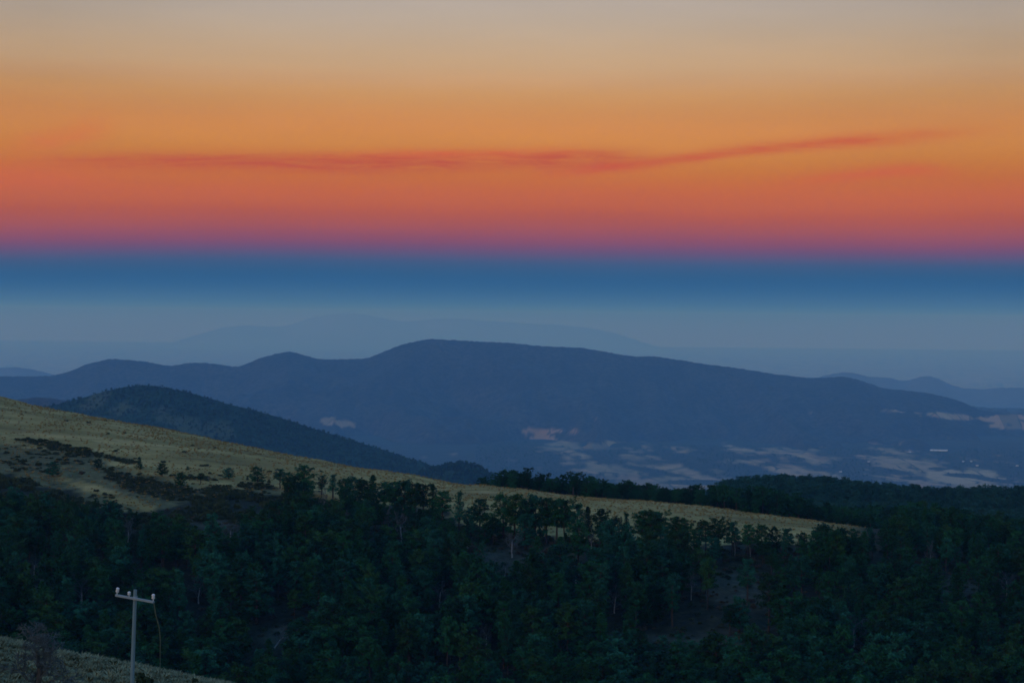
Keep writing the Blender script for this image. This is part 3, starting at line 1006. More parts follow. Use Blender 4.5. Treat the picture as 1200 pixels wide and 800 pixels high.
for i_, (px, pyb, hp, k, wd) in enumerate(SKY):
    if k == 'broad' and i_ % 4:
        k, wd = 'full', 0.95
    hp *= 0.93
    put_pine(px, pyb, hp * random.uniform(0.96, 1.03), k, (1.18 if px < 530 else 1.0) * wd * (1.15 if k in ('round-topped', 'broad', 'full') else 1.05), 'row', None, 640, 1000)

for j, (px, pyb) in enumerate([(935, 583), (1012, 588), (1084, 596)]):
    x, y, z = ground_hit(px, pyb, 1300, 1800)
    root = pine((x, y, z - 0.1), 13.0, 1.2, 11 + j, 1.3 * j)
    TREES.append(dict(root=root, px=px, py=pyb - 12, x=x, y=y, h=13.0, pi=11 + j, zone='hill', label=['round-topped', 'bushy', 'slender'][j] + ' grey-green pine on the wooded hill behind the grass ridge tail'))

# bare trees with pale trunks at their places
BARES = [
    (515, 712, 34, 1.2, 'bare tree with a short bright pale trunk forking among the dark pines'),
    (693, 648, 26, 0.8, 'bare tree with a bluish white trunk inside the skyline row'),
    (861, 652, 36, 0.6, 'dead tree with a single pale straight trunk by the grass ridge end'),
    (879, 654, 34, 0.8, 'dead grey tree beside the single pale straight trunk'),
    (580, 682, 30, 0.9, 'bare tree with twin pale stems in the middle of the forest'),
    (592, 680, 26, 0.9, 'pale bare tree close to the twin-stemmed bare tree'),
    (40, 676, 24, 0.9, 'bare pale tree sticking up above the forest edge over the near mound'),
    (320, 762, 34, 1.3, 'bleached leaning bare tree low on the forest slope'),
    (233, 708, 34, 1.2, 'grey leafless tree crown just uphill beside the utility pole'),
    (95, 712, 44, 1.3, 'wide grey haze of bare twigs uphill of the near mound'),
    (380, 600, 30, 0.7, 'thin bare grey tree at the foot of the skyline tree line'),
    (470, 640, 40, 0.9, 'grey leafless tree under the skyline pines'),
    (600, 655, 36, 1.3, 'grey leafless tree spreading over the brown clearing'),
    (675, 690, 34, 1.2, 'grey leafless tree below the brown clearing'),
    (1090, 668, 34, 0.8, 'thin pale bare tree among dark pines past the grass ridge end'),
    (1180, 700, 34, 1.2, 'bare grey-white crown near the forest edge far along the slope'),
    (570, 768, 40, 0.6, 'slim tall bare stem low in the dark forest'),
    (810, 705, 34, 0.9, 'bare tree standing before the grey patch of bare ground'),
    (720, 720, 36, 1.2, 'faint grey leafless crown in mid forest'),
    (1000, 760, 40, 1.2, 'grey leafless crown low on the slope past the bare ground'),
    (150, 640, 34, 1.2, 'grey leafless tree under the pale grass tongue'),
    (270, 640, 34, 1.3, 'grey leafless tree below the brown scrub'),
]
BARE_XY = []
for i, (px, pyb, hp, wd, lb) in enumerate(BARES):
    x, y, z = ground_hit(px, pyb, 545, 1000)
    k = hp / FPX * y / 10.0
    root = empty('bare_tree', (x, y, z - 0.1), random.uniform(0, 6.28), (k * wd, k * wd, k))
    if i == 7:
        root.rotation_euler = (0.0, math.radians(38), 0.4)
    mesh_obj('trunk', BARE[i % 3][0], root); mesh_obj('crown', BARE[i % 3][1], root)
    tag(root, lb, 'bare tree', 'leafless trees among the pines')
    BARE_XY.append((x, y))

# ------------------------------------------------------------------ the forest: candidates on a jittered grid
def jitter_grid(x0f, x1f, y0, y1, step):
    out = []
    yv = y0
    while yv < y1:
        xa, xb = x0f(yv), x1f(yv)
        n = int((xb - xa) / step)
        xs_ = xa + (np.arange(n) + rng.uniform(0.0, 1.0, n)) * step
        out.append(np.stack([xs_, yv + rng.uniform(-0.5, 0.5, n) * step], -1))
        yv += step
    return np.concatenate(out)


FR = lambda yv: yv * 0.30
cand = jitter_grid(lambda q: -FR(q), FR, 500, 905, 6.2)
cz = H(cand[:, 0], cand[:, 1])
cpx, cpy, cg, cs, cb, _ = masks(cand[:, 0], cand[:, 1], cz)
skyline_foot = poly_y(cpx, [(-300, 560), (0, 574), (60, 584), (120, 598), (196, 616), (240, 612), (300, 602), (330, 588), (400, 594), (470, 606), (540, 622), (600, 632), (700, 642), (800, 648), (900, 653), (1000, 648), (1040, 640), (1060, 610), (1400, 610)])
depth = (cpy - skyline_foot)
openz = np.zeros(len(cand))
for e in BARE_ZONES:
    openz = np.maximum(openz, np.clip((1.2 - ell(cpx, cpy - 12, e[0], e[1], e[2], e[3] + 12, e[4])) * 2, 0, 1))
dens = np.where(depth > 4, 0.9, 0.0)
dens = np.where((depth > 4) & (depth < 34) & (cpx < 330), 0.45, dens)
clear = fbm(cand[:, 0] / 22.0, cand[:, 1] / 22.0, 61, 3)
dens = dens * np.clip(1.15 - np.maximum(0, clear - 0.12) * 3.2, 0.15, 1) * (1 - 0.9 * openz)
dens = np.where(cg > 0.35, 0, dens)
keep = rng.random(len(cand)) < dens
fixed = np.array([(t_['x'], t_['y']) for t_ in TREES] + BARE_XY)
d2 = ((cand[:, None] - fixed[None]) ** 2).sum(-1).min(1)
keep &= d2 > 3.4 ** 2
# keep the sight lines to the bare trees open
for bx, by in BARE_XY:
    ang = np.abs(cand[:, 0] / cand[:, 1] - bx / by)
    keep &= ~((ang * by < 4.0) & (cand[:, 1] < by) & (cand[:, 1] > by - 30))
cand, cz, cpx, cpy, depth = cand[keep], cz[keep], cpx[keep], cpy[keep], depth[keep]
nearf = np.clip((745 - cand[:, 1]) / 130, 0, 1)
hh = (11.5 + 5.0 * nearf) * rng.uniform(0.66, 1.15, len(cand)) * (1 + 0.35 * fbm(cand[:, 0] / 30, cand[:, 1] / 30, 71, 2))
young = (depth < 36) & (cpx < 330)
hh = np.where(young, hh * 0.55, hh)
hh = np.where((depth < 12) & (cpx > 400), hh * 0.8, hh)
wid = rng.uniform(0.82, 1.2, len(cand)) * (1 + 0.05 * nearf)
mature = [i for i, p in enumerate(PROTO[:11]) if p[0] not in ('conical', 'broad', 'lopsided')]
pick = rng.choice(mature + KIDX['round-topped'] + KIDX['full'] + KIDX['round-topped'], len(cand))
pick = np.where(rng.random(len(cand)) < 0.16, KIDX['conical'][0], pick)
rot = rng.uniform(0, 6.283, len(cand))
topx, topy = proj(np.stack([cand[:, 0], cand[:, 1], cz + hh], -1))
size_px = hh / cand[:, 1] * FPX
# only what stands in the frame and is not hidden by the mound or by a nearer, taller crown
vis = (topx > 4) & (topx < 1196) & (topy < 778) & (topy < poly_y(topx, [(-10, 742), (70, 756), (150, 772), (270, 796), (300, 830), (1300, 830)]) - 8)
order = np.argsort(cand[:, 1])
horizon = np.full(1201, 2000.0)
shown = np.zeros(len(cand))
for i in order:
    hw = 2.6 * hh[i] / 15 * wid[i] / cand[i, 1] * FPX
    a, b2 = int(max(0, topx[i] - hw)), int(min(1200, topx[i] + hw))
    if b2 <= a:
        continue
    seg = horizon[a:b2 + 1]
    shown[i] = np.clip(seg - topy[i], 0, hh[i] * 0.6 / cand[i, 1] * FPX).sum()
    crown_low = topy[i]
    horizon[a:b2 + 1] = np.minimum(seg, topy[i] + 2 + 10 * (np.abs(np.linspace(-1, 1, len(seg))) ** 2))
score = shown * vis
N_IND = 300 - len(TREES)
best = np.argsort(-score)[:N_IND]
ind = np.zeros(len(cand), bool); ind[best] = True
for i in np.where(ind)[0]:
    root = pine((cand[i, 0], cand[i, 1], cz[i] - 0.1), hh[i], wid[i], int(pick[i]), rot[i])
    TREES.append(dict(root=root, px=topx[i], py=topy[i] + 8, x=cand[i, 0], y=cand[i, 1], h=hh[i], pi=int(pick[i]), zone='forest', label=None))


# ------------------------------------------------------------------ scattering of what nobody could count
def scatter(name, pts, scl, rotz, meshes, kind='stuff'):
    """one object: points carrying scale and turn, each drawn as one of the given mesh groups"""
    me = bpy.data.meshes.new(name)
    me.vertices.add(len(pts)); me.vertices.foreach_set('co', np.asarray(pts, np.float32).ravel())
    a = me.attributes.new('size', 'FLOAT_VECTOR', 'POINT'); a.data.foreach_set('vector', np.asarray(scl, np.float32).ravel())
    e = np.zeros((len(pts), 3), np.float32); e[:, 2] = rotz
    a = me.attributes.new('turn', 'FLOAT_VECTOR', 'POINT'); a.data.foreach_set('vector', e.ravel())
    me.update()
    o = mesh_obj(name, me)
    tag(o, kind=kind)
    ng = bpy.data.node_groups.new(name, 'GeometryNodeTree')
    ng.interface.new_socket('Geometry', in_out='INPUT', socket_type='NodeSocketGeometry')
    ng.interface.new_socket('Geometry', in_out='OUTPUT', socket_type='NodeSocketGeometry')
    N = ng.nodes
    gi = N.new('NodeGroupInput'); go = N.new('NodeGroupOutput')
    ip = N.new('GeometryNodeInstanceOnPoints')
    ip.inputs['Pick Instance'].default_value = True
    jn = N.new('GeometryNodeJoinGeometry')
    for grp in meshes:
        j2 = N.new('GeometryNodeJoinGeometry')
        for ob in grp:
            oi = N.new('GeometryNodeObjectInfo')
            oi.transform_space = 'ORIGINAL'
            oi.inputs['Object'].default_value = ob
            ng.links.new(oi.outputs['Geometry'], j2.inputs[0])
        g2 = N.new('GeometryNodeGeometryToInstance')
        ng.links.new(j2.outputs[0], g2.inputs[0])
        ng.links.new(g2.outputs[0], jn.inputs[0])
    rv = N.new('FunctionNodeRandomValue'); rv.data_type = 'INT'
    rv.inputs[4].default_value = 0; rv.inputs[5].default_value = 9973
    sz = N.new('GeometryNodeInputNamedAttribute'); sz.data_type = 'FLOAT_VECTOR'; sz.inputs[0].default_value = 'size'
    tu = N.new('GeometryNodeInputNamedAttribute'); tu.data_type = 'FLOAT_VECTOR'; tu.inputs[0].default_value = 'turn'
    ng.links.new(gi.outputs[0], ip.inputs['Points'])
    ng.links.new(jn.outputs[0], ip.inputs['Instance'])
    ng.links.new(rv.outputs[2], ip.inputs['Instance Index'])
    ng.links.new(tu.outputs[0], ip.inputs['Rotation'])
    ng.links.new(sz.outputs[0], ip.inputs['Scale'])
    ng.links.new(ip.outputs[0], go.inputs[0])
    md = o.modifiers.new('scatter', 'NODES')
    md.node_group = ng
    return o


# one real tree of each prototype lends its meshes to the scatter
used = {}
for t_ in TREES:
    used.setdefault(t_['pi'], list(t_['root'].children))
tree_groups = [used[i] for i in sorted(used) if i < 11]
small_groups = [used[i] for i in sorted(used) if i < 11 and PROTO[i][0] in ('full', 'round-topped', 'conical')]

rest = ~ind
k = hh[rest] / 15
scatter('forest', np.c_[cand[rest], cz[rest] - 0.1], np.stack([k * wid[rest], k * wid[rest], k], -1), rot[rest], tree_groups)

# woods beyond the grass ridge
c2 = jitter_grid(lambda q: 0.0 - 0.05 * q, lambda q: q * 0.33, 935, 2050, 6.0)
z2 = H(c2[:, 0], c2[:, 1])
px2, py2 = proj(np.c_[c2, z2])
lim = poly_y(px2, [(540, 4000), (560, 990), (600, 940), (980, 930), (1060, 860), (1300, 840)])
kp = (px2 > 556) & (c2[:, 1] > lim) & (rng.random(len(c2)) < 0.9)
kp &= ~((px2 < 840) & (c2[:, 1] > 1250))
c2, z2, px2 = c2[kp], z2[kp], px2[kp]
h2 = rng.uniform(6.0, 12.5, len(c2)) * (1 + 0.6 * fbm(c2[:, 0] / 60, c2[:, 1] / 60, 83, 3)) * np.where(c2[:, 1] > 1230, 1.12, 1.0)
h2 = np.where(c2[:, 1] < 1250, h2 * np.interp(px2, [560, 600, 900, 1000], [0.8, 1.0, 1.0, 0.95]), h2)
w2 = rng.uniform(0.95, 1.4, len(c2))
fw = c2[:, 1] > 1230
blue_groups = [used[i] for i in sorted(used) if PROTO[i][1] == 'grey-green']
dark_groups = [used[i] for i in sorted(used) if PROTO[i][1] == 'dark green' and PROTO[i][0] != 'conical']
for nm_, sel, grp_ in (('ridge_woods', ~fw, dark_groups), ('far_woods', fw, blue_groups)):
    k2 = h2[sel] / 15
    scatter(nm_, np.c_[c2[sel], z2[sel] - 0.1], np.stack([k2 * w2[sel], k2 * w2[sel], k2], -1), rng.uniform(0, 6.28, int(sel.sum())), grp_)


# trees on the hill and knoll in the middle distance
def on_grid(gx, gy, gz, gT, n, seedn, tmin=-0.75, tmax=0.18, skip=None):
    r_ = np.random.default_rng(seedn)
    ny, nx = gx.shape
    iy = r_.uniform(0, ny - 1.001, n); ix = r_.uniform(0, nx - 1.001, n)
    a = iy.astype(int); b_ = ix.astype(int); fa = iy - a; fb = ix - b_

    def s(g):
        return (g[a, b_] * (1 - fa) + g[a + 1, b_] * fa) * (1 - fb) + (g[a, b_ + 1] * (1 - fa) + g[a + 1, b_ + 1] * fa) * fb
    T = s(gT)
    ok = (T > tmin) & (T < tmax)
    if skip is not None:
        ok &= r_.random(n) > s(skip) * 0.4
    return np.stack([s(gx), s(gy), s(gz)], -1)[ok]


pm = on_grid(mhx, mhy, mhz, mhT, 42000, 5, -0.8, 0.2, mhf)
pk = on_grid(knx, kny, knz, knT, 9000, 6, -0.9, 0.3)
pm = np.concatenate([pm, pk])
hm = rng.uniform(4.5, 8.5, len(pm)); wm = rng.uniform(1.7, 2.6, len(pm))
scatter('hill_woods', pm - np.array([0, 0, 0.3]), np.stack([hm / 15 * wm, hm / 15 * wm, hm / 15], -1), rng.uniform(0, 6.28, len(pm)), small_groups)

# copses and tree lines between the valley fields
pv = np.stack([XX2, YY2, ZZ2], -1).reshape(-1, 3)
ppx, ppy = proj(pv)
fmr = fm.ravel()
okv = (pv[:, 1] > 12500) & (pv[:, 1] < 18900) & (ppx > 560) & (ppx < 1230) & (fmr < 0.25)
edge = rng.random(len(pv)) < 0.30
pv = pv[okv & edge] + np.r_[0.0, 0.0, -1.0]
pv[:, :2] += rng.uniform(-22, 22, (len(pv), 2))
pv = pv[:16000]
hv = rng.uniform(7, 13, len(pv)); wv = rng.uniform(1.6, 2.8, len(pv))
scatter('valley_woods', pv, np.stack([hv / 15 * wv, hv / 15 * wv, hv / 15], -1), rng.uniform(0, 6.28, len(pv)), small_groups)

# ------------------------------------------------------------------ shrubs
SH = []


def put_shrub(x, y, z, r, vi, label, group='shrubs on the grassy slopes', tall=1.0):
    root = empty('shrub', (x, y, z), random.uniform(0, 6.28), (r, r, r * tall))
    mesh_obj('foliage', SHRUB[vi][0], root); mesh_obj('stem', SHRUB[vi][1], root)
    tag(root, label, 'shrub', group)
    SH.append(root)
    return root


for px, py, D, r, vi, tall, lb in [
    (87, 776, 116, 0.32, 0, 1.25, 'small round dark shrub on the near mound between bare tree and pole'),
    (132, 779, 122, 0.34, 0, 1.2, 'dark shrub on the crest of the near mound close to the pole'),
    (167, 803, 108, 0.6, 1, 1.5, 'big dark bush at the foot of the utility pole'),
    (12, 750, 124, 0.4, 3, 1.3, 'pale grey-green shrub on the crest of the near mound'),
    (229, 802, 121, 0.36, 0, 1.4, 'dark shrub at the lower end of the near mound crest'),
    (188, 790, 121, 0.22, 2, 1.5, 'small dry brown shrub where the hanging cable meets the mound'),
]:
    x, y, z = ground_hit(px, py, 70, 128, 0.25)
    put_shrub(x, y, z - 0.05, r, vi, lb, 'shrubs on the near mound', tall)

for px, py, r, vi, lb in [
    (45, 546, 1.6, 0, 'dark low shrub under the upper end of the shrub strip'),
    (20, 552, 1.8, 0, 'wide dark shrub near the forest edge on the grass slope'),
    (96, 556, 1.5, 2, 'brownish shrub above the pale grass tongue'),
    (130, 551, 1.5, 0, 'dark shrub between the small stemmed pine and the pointed pine'),
    (78, 541, 1.4, 0, 'dark shrub just below the middle of the shrub strip'),
    (123, 580, 1.2, 0, 'small shrub growing on the pale grass tongue'),
    (246, 556, 1.0, 0, 'small dark shrub on the grass above the brown scrub'),
    (282, 571, 1.8, 0, 'dark shrub in the bank below the handsome round pine'),
    (310, 572, 1.7, 0, 'dark shrub at the far end of the bank below the round pine'),
    (545, 643, 1.9, 3, 'pale green shrub in the clearing below the skyline pines'),
    (551, 648, 1.9, 2, 'reddish brown shrub in the clearing below the skyline pines'),
    (640, 650, 1.7, 2, 'dry brown shrub in the brown clearing'),
    (820, 614, 1.1, 0, 'tiny dark shrub on the crest of the grass ridge'),
    (814, 612, 0.8, 0, 'tiniest dark speck of shrub on the grass ridge crest'),
    (955, 626, 1.6, 1, 'dark shrub at the tail of the grass ridge'),
]:
    x, y, z = ground_hit(px, py, 600, 1100)
    put_shrub(x, y, z, r, vi, lb)

sg = [[s_ for s_ in SH[0].children], [s_ for s_ in SH[1].children]]
c3 = jitter_grid(lambda q: -q * 0.29, lambda q: -q * 0.09, 700, 1010, 1.9)
z3 = H(c3[:, 0], c3[:, 1])
_, _, g3, s3m, b3, _ = masks(c3[:, 0], c3[:, 1], z3)
px3, py3 = proj(np.c_[c3, z3])
scr = np.clip((py3 - poly_y(px3, GRASS_LOW)) / 6, 0, 1) * np.clip((fbm(c3[:, 0] / 9, c3[:, 1] / 16, 99, 3) + 0.4) * 2.5, 0, 1)
kp = rng.random(len(c3)) < np.maximum(0.85 * s3m ** 1.6, 0.7 * scr) + 0.004 * g3 + 0.10 * g3 * OLIVE * (fbm(c3[:, 0] / 12, c3[:, 1] / 25, 123, 3) > 0.02)
c3, z3, g3 = c3[kp], z3[kp], g3[kp]
r3 = rng.uniform(0.6, 1.5, len(c3)) * np.where(g3 < 0.3, 1.45, 1.0)
scatter('scrub', np.c_[c3, z3 - 0.1], np.stack([r3, r3, r3 * np.where(g3 < 0.3, 1.1, 0.8)], -1), rng.uniform(0, 6.28, len(c3)), sg)
# undergrowth between the trees
c4 = jitter_grid(lambda q: -q * 0.28, lambda q: q * 0.28, 560, 760, 3.6)
z4 = H(c4[:, 0], c4[:, 1])
_, _, g4, _, b4, _ = masks(c4[:, 0], c4[:, 1], z4)
px4, py4 = proj(np.c_[c4, z4])
foot = (np.abs(py4 - poly_y(px4, [(300, 586), (400, 594), (540, 626), (650, 640), (800, 652), (1000, 650)])) < 9) & (px4 > 380) & (px4 < 1000)
kp = ((rng.random(len(c4)) < 0.6) & (g4 < 0.2)) | (foot & (rng.random(len(c4)) < 0.75))
c4, z4, foot = c4[kp], z4[kp], foot[kp]
r4 = rng.uniform(0.5, 1.6, len(c4)) * np.where(foot, 1.5, 1.0)
bg_ = [list(SH[0].children), list(SH[5].children), list(SH[1].children)]
scatter('undergrowth', np.c_[c4, z4 - 0.1], np.stack([r4, r4, r4 * 0.9], -1), rng.uniform(0, 6.28, len(c4)), bg_)

# bunch grass: each of the two kinds is one object of clumps
def tussock_field(name, pts, size, mesh):
    src = mesh_obj('grass', mesh)
    src.location = (float(pts[0][0]), float(pts[0][1]), float(pts[0][2]))
    tag(src, kind='stuff')
    scatter(name, pts, size, rng.uniform(0, 6.28, len(pts)), [[src]])


c5 = jitter_grid(lambda q: -q * 0.27, lambda q: q * 0.18, 740, 1080, 2.0)
z5 = H(c5[:, 0], c5[:, 1])
_, _, g5, s5, _, _ = masks(c5[:, 0], c5[:, 1], z5)
kp = rng.random(len(c5)) < g5 * 0.6 * (0.25 + 0.9 * np.clip(fbm(c5[:, 0] / 14, c5[:, 1] / 30, 95, 3) + 0.3, 0, 1))
c5, z5 = c5[kp], z5[kp]
r5 = rng.uniform(0.7, 1.5, len(c5))
tussock_field('ridge_grass', np.c_[c5, z5], np.stack([r5 * 1.3, r5 * 1.3, r5 * 0.8], -1), TUSS[0])
c6 = jitter_grid(lambda q: -q * 0.29, lambda q: -q * 0.10 if q < 140 else -q * 0.1, 96, 150, 0.42)
z6 = H(c6[:, 0], c6[:, 1])
kp = rng.random(len(c6)) < 0.35 + 0.8 * np.clip(fbm(c6[:, 0] / 3.5, c6[:, 1] / 3.5, 97, 3) + 0.25, 0, 1)
c6, z6 = c6[kp], z6[kp]
r6 = rng.uniform(0.35, 0.8, len(c6))
tussock_field('mound_grass', np.c_[c6, z6], np.stack([r6 * 1.2, r6 * 1.2, r6 * 0.75], -1), TUSS[1])

# ------------------------------------------------------------------ near bare tree on the mound
TV, TF, CV, CF = bare_proto(77, 4.7, 0.72, twigs=4, depth=5)
x, y, z = P(26, 840, 104)
z = float(H(np.array([x]), np.array([y]))[0])
nb = empty('bare_tree', (x, y, z), 0.7, (1.25, 1.25, 1.0))
mesh_obj('trunk', build(TV, TF, 'trunk', [bark_mat('dark_bark', (0.05, 0.045, 0.04), (0.11, 0.10, 0.09))], smooth=True), nb)
mesh_obj('crown', build(CV, CF, 'crown', [m_twig]), nb)
tag(nb, 'dark leafless tree with a fuzzy twig crown standing on the near mound', 'bare tree', 'leafless trees among the pines')
NEAR_TREE = (x, y, z)

# ------------------------------------------------------------------ utility pole
PD = 92.0
pt = P(158.6, 690.5, PD)
pb_z = float(H(np.array([pt[0]]), np.array([pt[1]]))[0])
pole = empty('utility_pole', (pt[0], pt[1], pb_z))
tag(pole, 'grey utility pole with slanted crossarm and three white insulators on the near mound', 'utility pole')
hp = pt[2] - pb_z
lean_x = 0.028 * hp           # it leans a touch to one side
V, F = [], []
tube(V, F, [np.array([-lean_x, 0, -0.6]), np.array([-lean_x * 0.5, 0, hp * 0.5]), np.array([0, 0, hp])], [0.112, 0.095, 0.08], 12)
mesh_obj('post', build(V, F, 'post', [m_pole], smooth=False), pole)


def box_between(a, b_, w_, h_):
    a = np.asarray(a, float); b_ = np.asarray(b_, float)
    d = (b_ - a) / np.linalg.norm(b_ - a)
    s = np.cross(d, (0, 0, 1)); s /= np.linalg.norm(s)
    u_ = np.cross(s, d)
    bm = bmesh.new()
    vs = [bm.verts.new(tuple(p + s * i * w_ / 2 + u_ * j * h_ / 2)) for p in (a, b_) for i, j in ((-1, -1), (1, -1), (1, 1), (-1, 1))]
    for f in ((0, 1, 2, 3), (7, 6, 5, 4), (0, 4, 5, 1), (1, 5, 6, 2), (2, 6, 7, 3), (3, 7, 4, 0)):
        bm.faces.new([vs[i] for i in f])
    bmesh.ops.bevel(bm, geom=list(bm.edges), offset=0.012, segments=1, affect='EDGES')
    me = bpy.data.meshes.new('part'); bm.to_mesh(me); bm.free()
    return me


org = np.array([pt[0], pt[1], pb_z])
armL = P(136.6, 696.5, PD + 1.0) - org
armR = P(181.0, 704.6, PD - 1.0) - org
armL[1] -= 0.16; armR[1] -= 0.16
me = box_between(armL, armR, 0.10, 0.105); me.name = 'crossarm'; me.materials.append(m_steel)
mesh_obj('crossarm', me, pole)
# clamp band round the post
V, F = [], []
mid = armL + (armR - armL) * 0.49
tube(V, F, [np.array([0.0, 0, mid[2] - 0.09]), np.array([0.0, 0, mid[2] + 0.09])], [0.10, 0.10], 12)
mesh_obj('clamp', build(V, F, 'clamp', [m_steel]), pole)


def insulator_mesh(h, r):
    prof = [(0.02, 0.0), (0.03, h * 0.25), (r * 0.7, h * 0.28), (r * 1.0, h * 0.36), (r * 0.75, h * 0.5), (r * 1.0, h * 0.56), (r * 0.72, h * 0.7), (r * 0.95, h * 0.76), (r * 0.9, h * 0.9), (r * 0.45, h * 1.0)]
    V, F = [], []
    tube(V, F, [np.array([0, 0, z_]) for _, z_ in prof], [q for q, _ in prof], 10)
    return build(V, F, 'insulator', [m_porc], smooth=True)


ins = insulator_mesh(0.34, 0.085)
for f, hs_, tl in ((0.03, 1.0, 8), (0.355, 0.72, 0), (0.985, 1.0, 0)):
    p = armL + (armR - armL) * f
    o = mesh_obj('insulator', ins, pole)
    o.location = tuple(p + np.array([0, 0, 0.055]))
    o.rotation_euler = (0, math.radians(tl), 0)
    o.scale = (0.95, 0.95, hs_ * 0.9)

# cable hanging from the arm's end down to the mound
g_end = P(187.5, 788, 121)
g_end[2] = float(H(np.array([g_end[0]]), np.array([g_end[1]]))[0])
a = armR + org + np.array([0, 0, -0.02])
k1 = P(186.5, 735, 95.0)
k2 = P(187.6, 762, 105.0)
pts = [a, a + (k1 - a) * 0.4 + np.array([-0.01, 0, -0.1]), k1, k1 + (k2 - k1) * 0.5 + np.array([0.03, 0, -0.03]), k2, g_end]
V, F = [], []
tube(V, F, pts, [0.026] * len(pts), 5)
tag(mesh_obj('hanging_cable', build(V, F, 'hanging_cable', [m_cable], smooth=True)), 'thin slack cable dropping from the crossarm end down to the mound', 'cable')

# ------------------------------------------------------------------ far buildings in the valley
def long_shed(name, px0, px1, py, wdt, hgt, label, cat, mat):
    x0, y0, z0 = plain_hit(px0, py)
    x1, y1, z1 = plain_hit(px1, py + 0.8)
    y1 = y0 + (y1 - y0) * 0.3
    L = math.hypot(x1 - x0, y1 - y0)
    root = empty(name, (float(x0 + x1) / 2, float(y0 + y1) / 2, float(min(z0, z1)) - 2), math.atan2(y1 - y0, x1 - x0))
    wv = [(-L / 2, -wdt / 2, 0), (L / 2, -wdt / 2, 0), (L / 2, wdt / 2, 0), (-L / 2, wdt / 2, 0)]
    wv += [(a_, b_, hgt * 0.6) for a_, b_, _ in wv]
    mesh_obj('wall', build(wv, [(0, 1, 5, 4), (1, 2, 6, 5), (2, 3, 7, 6), (3, 0, 4, 7)], 'wall', [mat]), root)
    V, F = [], []
    n = 7
    for s in (-L / 2 - 1, L / 2 + 1):
        for i in range(n):
            an = math.pi * i / (n - 1)
            V.append((s, -math.cos(an) * (wdt / 2 + 0.6), hgt * 0.6 + 0.05 + math.sin(an) * hgt * 0.5))
    for i in range(n - 1):
        F.append((i, n + i, n + i + 1, i + 1))
    F.append(tuple(range(n))); F.append(tuple(range(2 * n - 1, n - 1, -1)))
    mesh_obj('roof', build(V, F, 'roof', [mat]), root)
    tag(root, label, cat)


long_shed('greenhouse', 1090, 1112, 528.0, 26, 13, 'long bright white greenhouse at the foot of the wooded mountain', 'greenhouse', m_white)
long_shed('greenhouse', 1073, 1088, 525.8, 18, 8, 'shorter dull greenhouse in line with the bright white one', 'greenhouse', m_roof)


def house_mesh(L, W, h):
    V = [(-L, -W, 0), (L, -W, 0), (L, W, 0), (-L, W, 0), (-L, -W, h), (L, -W, h), (L, W, h), (-L, W, h)]
    return build(V, [(0, 1, 5, 4), (1, 2, 6, 5), (2, 3, 7, 6), (3, 0, 4, 7)], 'wall', [m_white]), \
        build([(-L - .5, -W - .6, h - .3), (L + .5, -W - .6, h - .3), (L + .5, W + .6, h - .3), (-L - .5, W + .6, h - .3), (-L - .5, 0, h * 1.7), (L + .5, 0, h * 1.7)],
              [(0, 1, 5, 4), (2, 3, 4, 5), (0, 4, 3), (1, 2, 5), (3, 2, 1, 0)], 'roof', [m_roof])


hm_ = house_mesh(10, 6, 5.5)
for px, py, lb in [(1129, 541, 'white house in the fields beside a dark copse'), (1138, 541, 'white house in the fields, second beside the dark copse'), (1145, 546, 'small white farmhouse lower down the open fields'),
                   (1066, 530, 'small white house at the upper edge of the fields'), (1192, 546, 'white house in the fields near the frame edge'), (1018, 541, 'small white farmhouse on the pale field patch'), (985, 553, 'white farmhouse standing in the wide lower field')]:
    x, y, z = plain_hit(px, py)
    root = empty('house', (float(x), float(y), float(z) - 1), random.uniform(-0.5, 0.5))
    mesh_obj('wall', hm_[0], root); mesh_obj('roof', hm_[1], root)
    tag(root, lb, 'house', 'farmhouses scattered in the valley')

# ------------------------------------------------------------------ labels that tell the pines apart
SIZE = lambda h, lo, hi: 'short' if h < lo else 'tall' if h > hi else 'medium'
row = sorted([t_ for t_ in TREES if t_['zone'] == 'row'], key=lambda t_: t_['px'])
ORD = ['first', 'second', 'third', 'fourth', 'fifth', 'sixth', 'seventh', 'eighth', 'ninth', 'tenth', 'eleventh', 'twelfth', 'thirteenth', 'fourteenth', 'fifteenth', 'sixteenth', 'seventeenth', 'eighteenth', 'nineteenth', 'twentieth',
       'twenty-first', 'twenty-second', 'twenty-third', 'twenty-fourth', 'twenty-fifth', 'twenty-sixth', 'twenty-seventh', 'twenty-eighth', 'twenty-ninth', 'thirtieth']
half = (len(row) + 1) // 2
for i, t_ in enumerate(row):
    wrd = ROWWORD[PROTO[t_['pi']][0]]
    if i < half:
        lb = f"{wrd} pine of the skyline row along the grass ridge, {ORD[i]} from its left end"
    else:
        lb = f"{wrd} pine of the skyline row along the grass ridge, {ORD[len(row) - 1 - i]} from its right end"
    t_['label'] = lb
LANDMARKS = [(158, 700, 'the utility pole'), (515, 695, 'the bright forked trunk'), (693, 635, 'the bluish white trunk'), (861, 635, 'the single pale straight trunk'), (586, 670, 'the twin pale stems'),
             (870, 690, 'the grey bare ground'), (655, 648, 'the brown clearing'), (320, 748, 'the bleached leaning tree'), (180, 596, 'the tip of the grass tongue'), (357, 560, 'the big tree line start'),
             (1090, 650, 'the thin pale bare tree'), (1180, 685, 'the grey-white bare crown'), (45, 665, 'the pale bare treetop'), (850, 765, 'the lower bare strip'), (570, 750, 'the slim bare stem'),
             (1000, 740, 'the low grey bare crown'), (995, 630, 'the tail of the grass ridge'), (720, 705, 'the faint grey bare crown'), (1130, 770, 'the lowest far corner'), (430, 620, 'the middle skyline pines'), (440, 770, 'the dark hollow at the forest foot')]
cells = {}
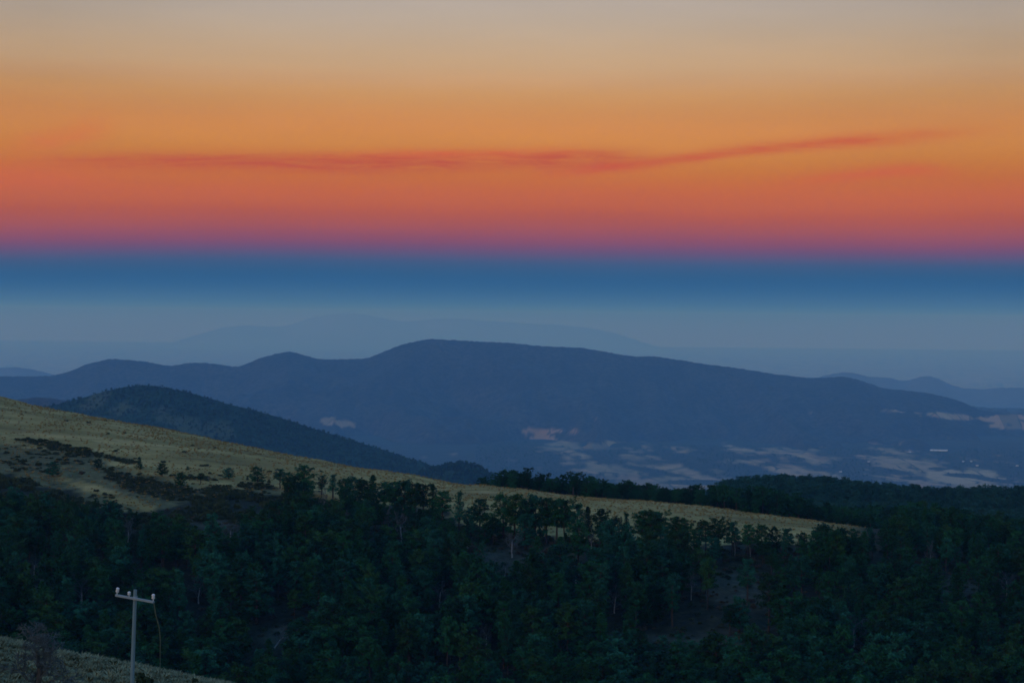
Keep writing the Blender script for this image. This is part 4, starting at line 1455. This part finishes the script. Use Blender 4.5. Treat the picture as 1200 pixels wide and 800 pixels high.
for t_ in TREES:
    if t_['zone'] != 'forest':
        continue
    best_l = min(LANDMARKS, key=lambda q: (q[0] - t_['px']) ** 2 + (q[1] - t_['py']) ** 2)
    dx, dy = t_['px'] - best_l[0], t_['py'] - best_l[1]
    if abs(dx) > abs(dy) * 1.6:
        dr = 'right of' if dx > 0 else 'left of'
    else:
        dr = 'below' if dy > 0 else 'above'
        if abs(dx) > 12:
            dr += ' and ' + ('right of' if dx > 0 else 'left of')
    sz_ = SIZE(t_['h'], 11.5, 14.5)
    kind, tone = PROTO[t_['pi']][:2]
    t_['cell'] = (sz_, kind, tone, dr, best_l[2])
    t_['dist'] = math.hypot(dx, dy)
    cells.setdefault(t_['cell'], []).append(t_)
NTH = ['', 'next ', 'third ', 'fourth ', 'fifth ', 'sixth ', 'seventh ', 'eighth ', 'ninth ', 'tenth ']
SHW = {'round-topped': 'round-topped', 'broad': 'broad', 'slender': 'slender', 'lopsided': 'lopsided', 'tiered': 'layered', 'conical': 'pointed', 'full': 'bushy'}
for cell, lst in cells.items():
    lst.sort(key=lambda q: q['dist'])
    for j, t_ in enumerate(lst):
        sz_, kind, tone, dr, lm = cell
        nm = NTH[min(j, 9)]
        t_['label'] = f"{nm}{sz_} {SHW[kind]} {tone} pine {dr} {lm}"
        if len(t_['label'].split()) > 14:
            t_['label'] = t_['label'].replace(sz_ + ' ', '', 1)
for t_ in TREES:
    g = {'slope': 'lone pines on the grass slope', 'row': 'skyline row of pines along the grass ridge', 'forest': 'pines of the dark forest slope', 'hill': 'pines of the wooded hill behind the ridge'}[t_['zone']]
    tag(t_['root'], t_['label'], 'pine tree', g)

# ------------------------------------------------------------------ the air
m_haze = bpy.data.materials.new('haze_air')
m_haze.use_nodes = True
t = NT(m_haze.node_tree)
o = t.n('ShaderNodeOutputMaterial')
pvn = t.n('ShaderNodeVolumePrincipled')
pvn.inputs['Color'].default_value = (0.2, 0.53, 1.0, 1)
pvn.inputs['Absorption Color'].default_value = (0.79, 0.94, 1, 1)
pvn.inputs['Density'].default_value = 3.7e-5
pvn.inputs['Anisotropy'].default_value = 0.0
t.l(pvn.outputs[0], o.inputs['Volume'])
x0, x1, y0, y1, z0, z1 = -56000, 56000, -2700, 135400, -2120, 420
V = [(x0, y0, z0), (x1, y0, z0), (x1, y1, z0), (x0, y1, z0), (x0, y0, z1), (x1, y0, z1), (x1, y1, z1), (x0, y1, z1)]
F = [(3, 2, 1, 0), (4, 5, 6, 7), (0, 1, 5, 4), (1, 2, 6, 5), (2, 3, 7, 6), (3, 0, 4, 7)]
tag(mesh_obj('haze', build(V, F, 'haze', [m_haze])), kind='stuff')
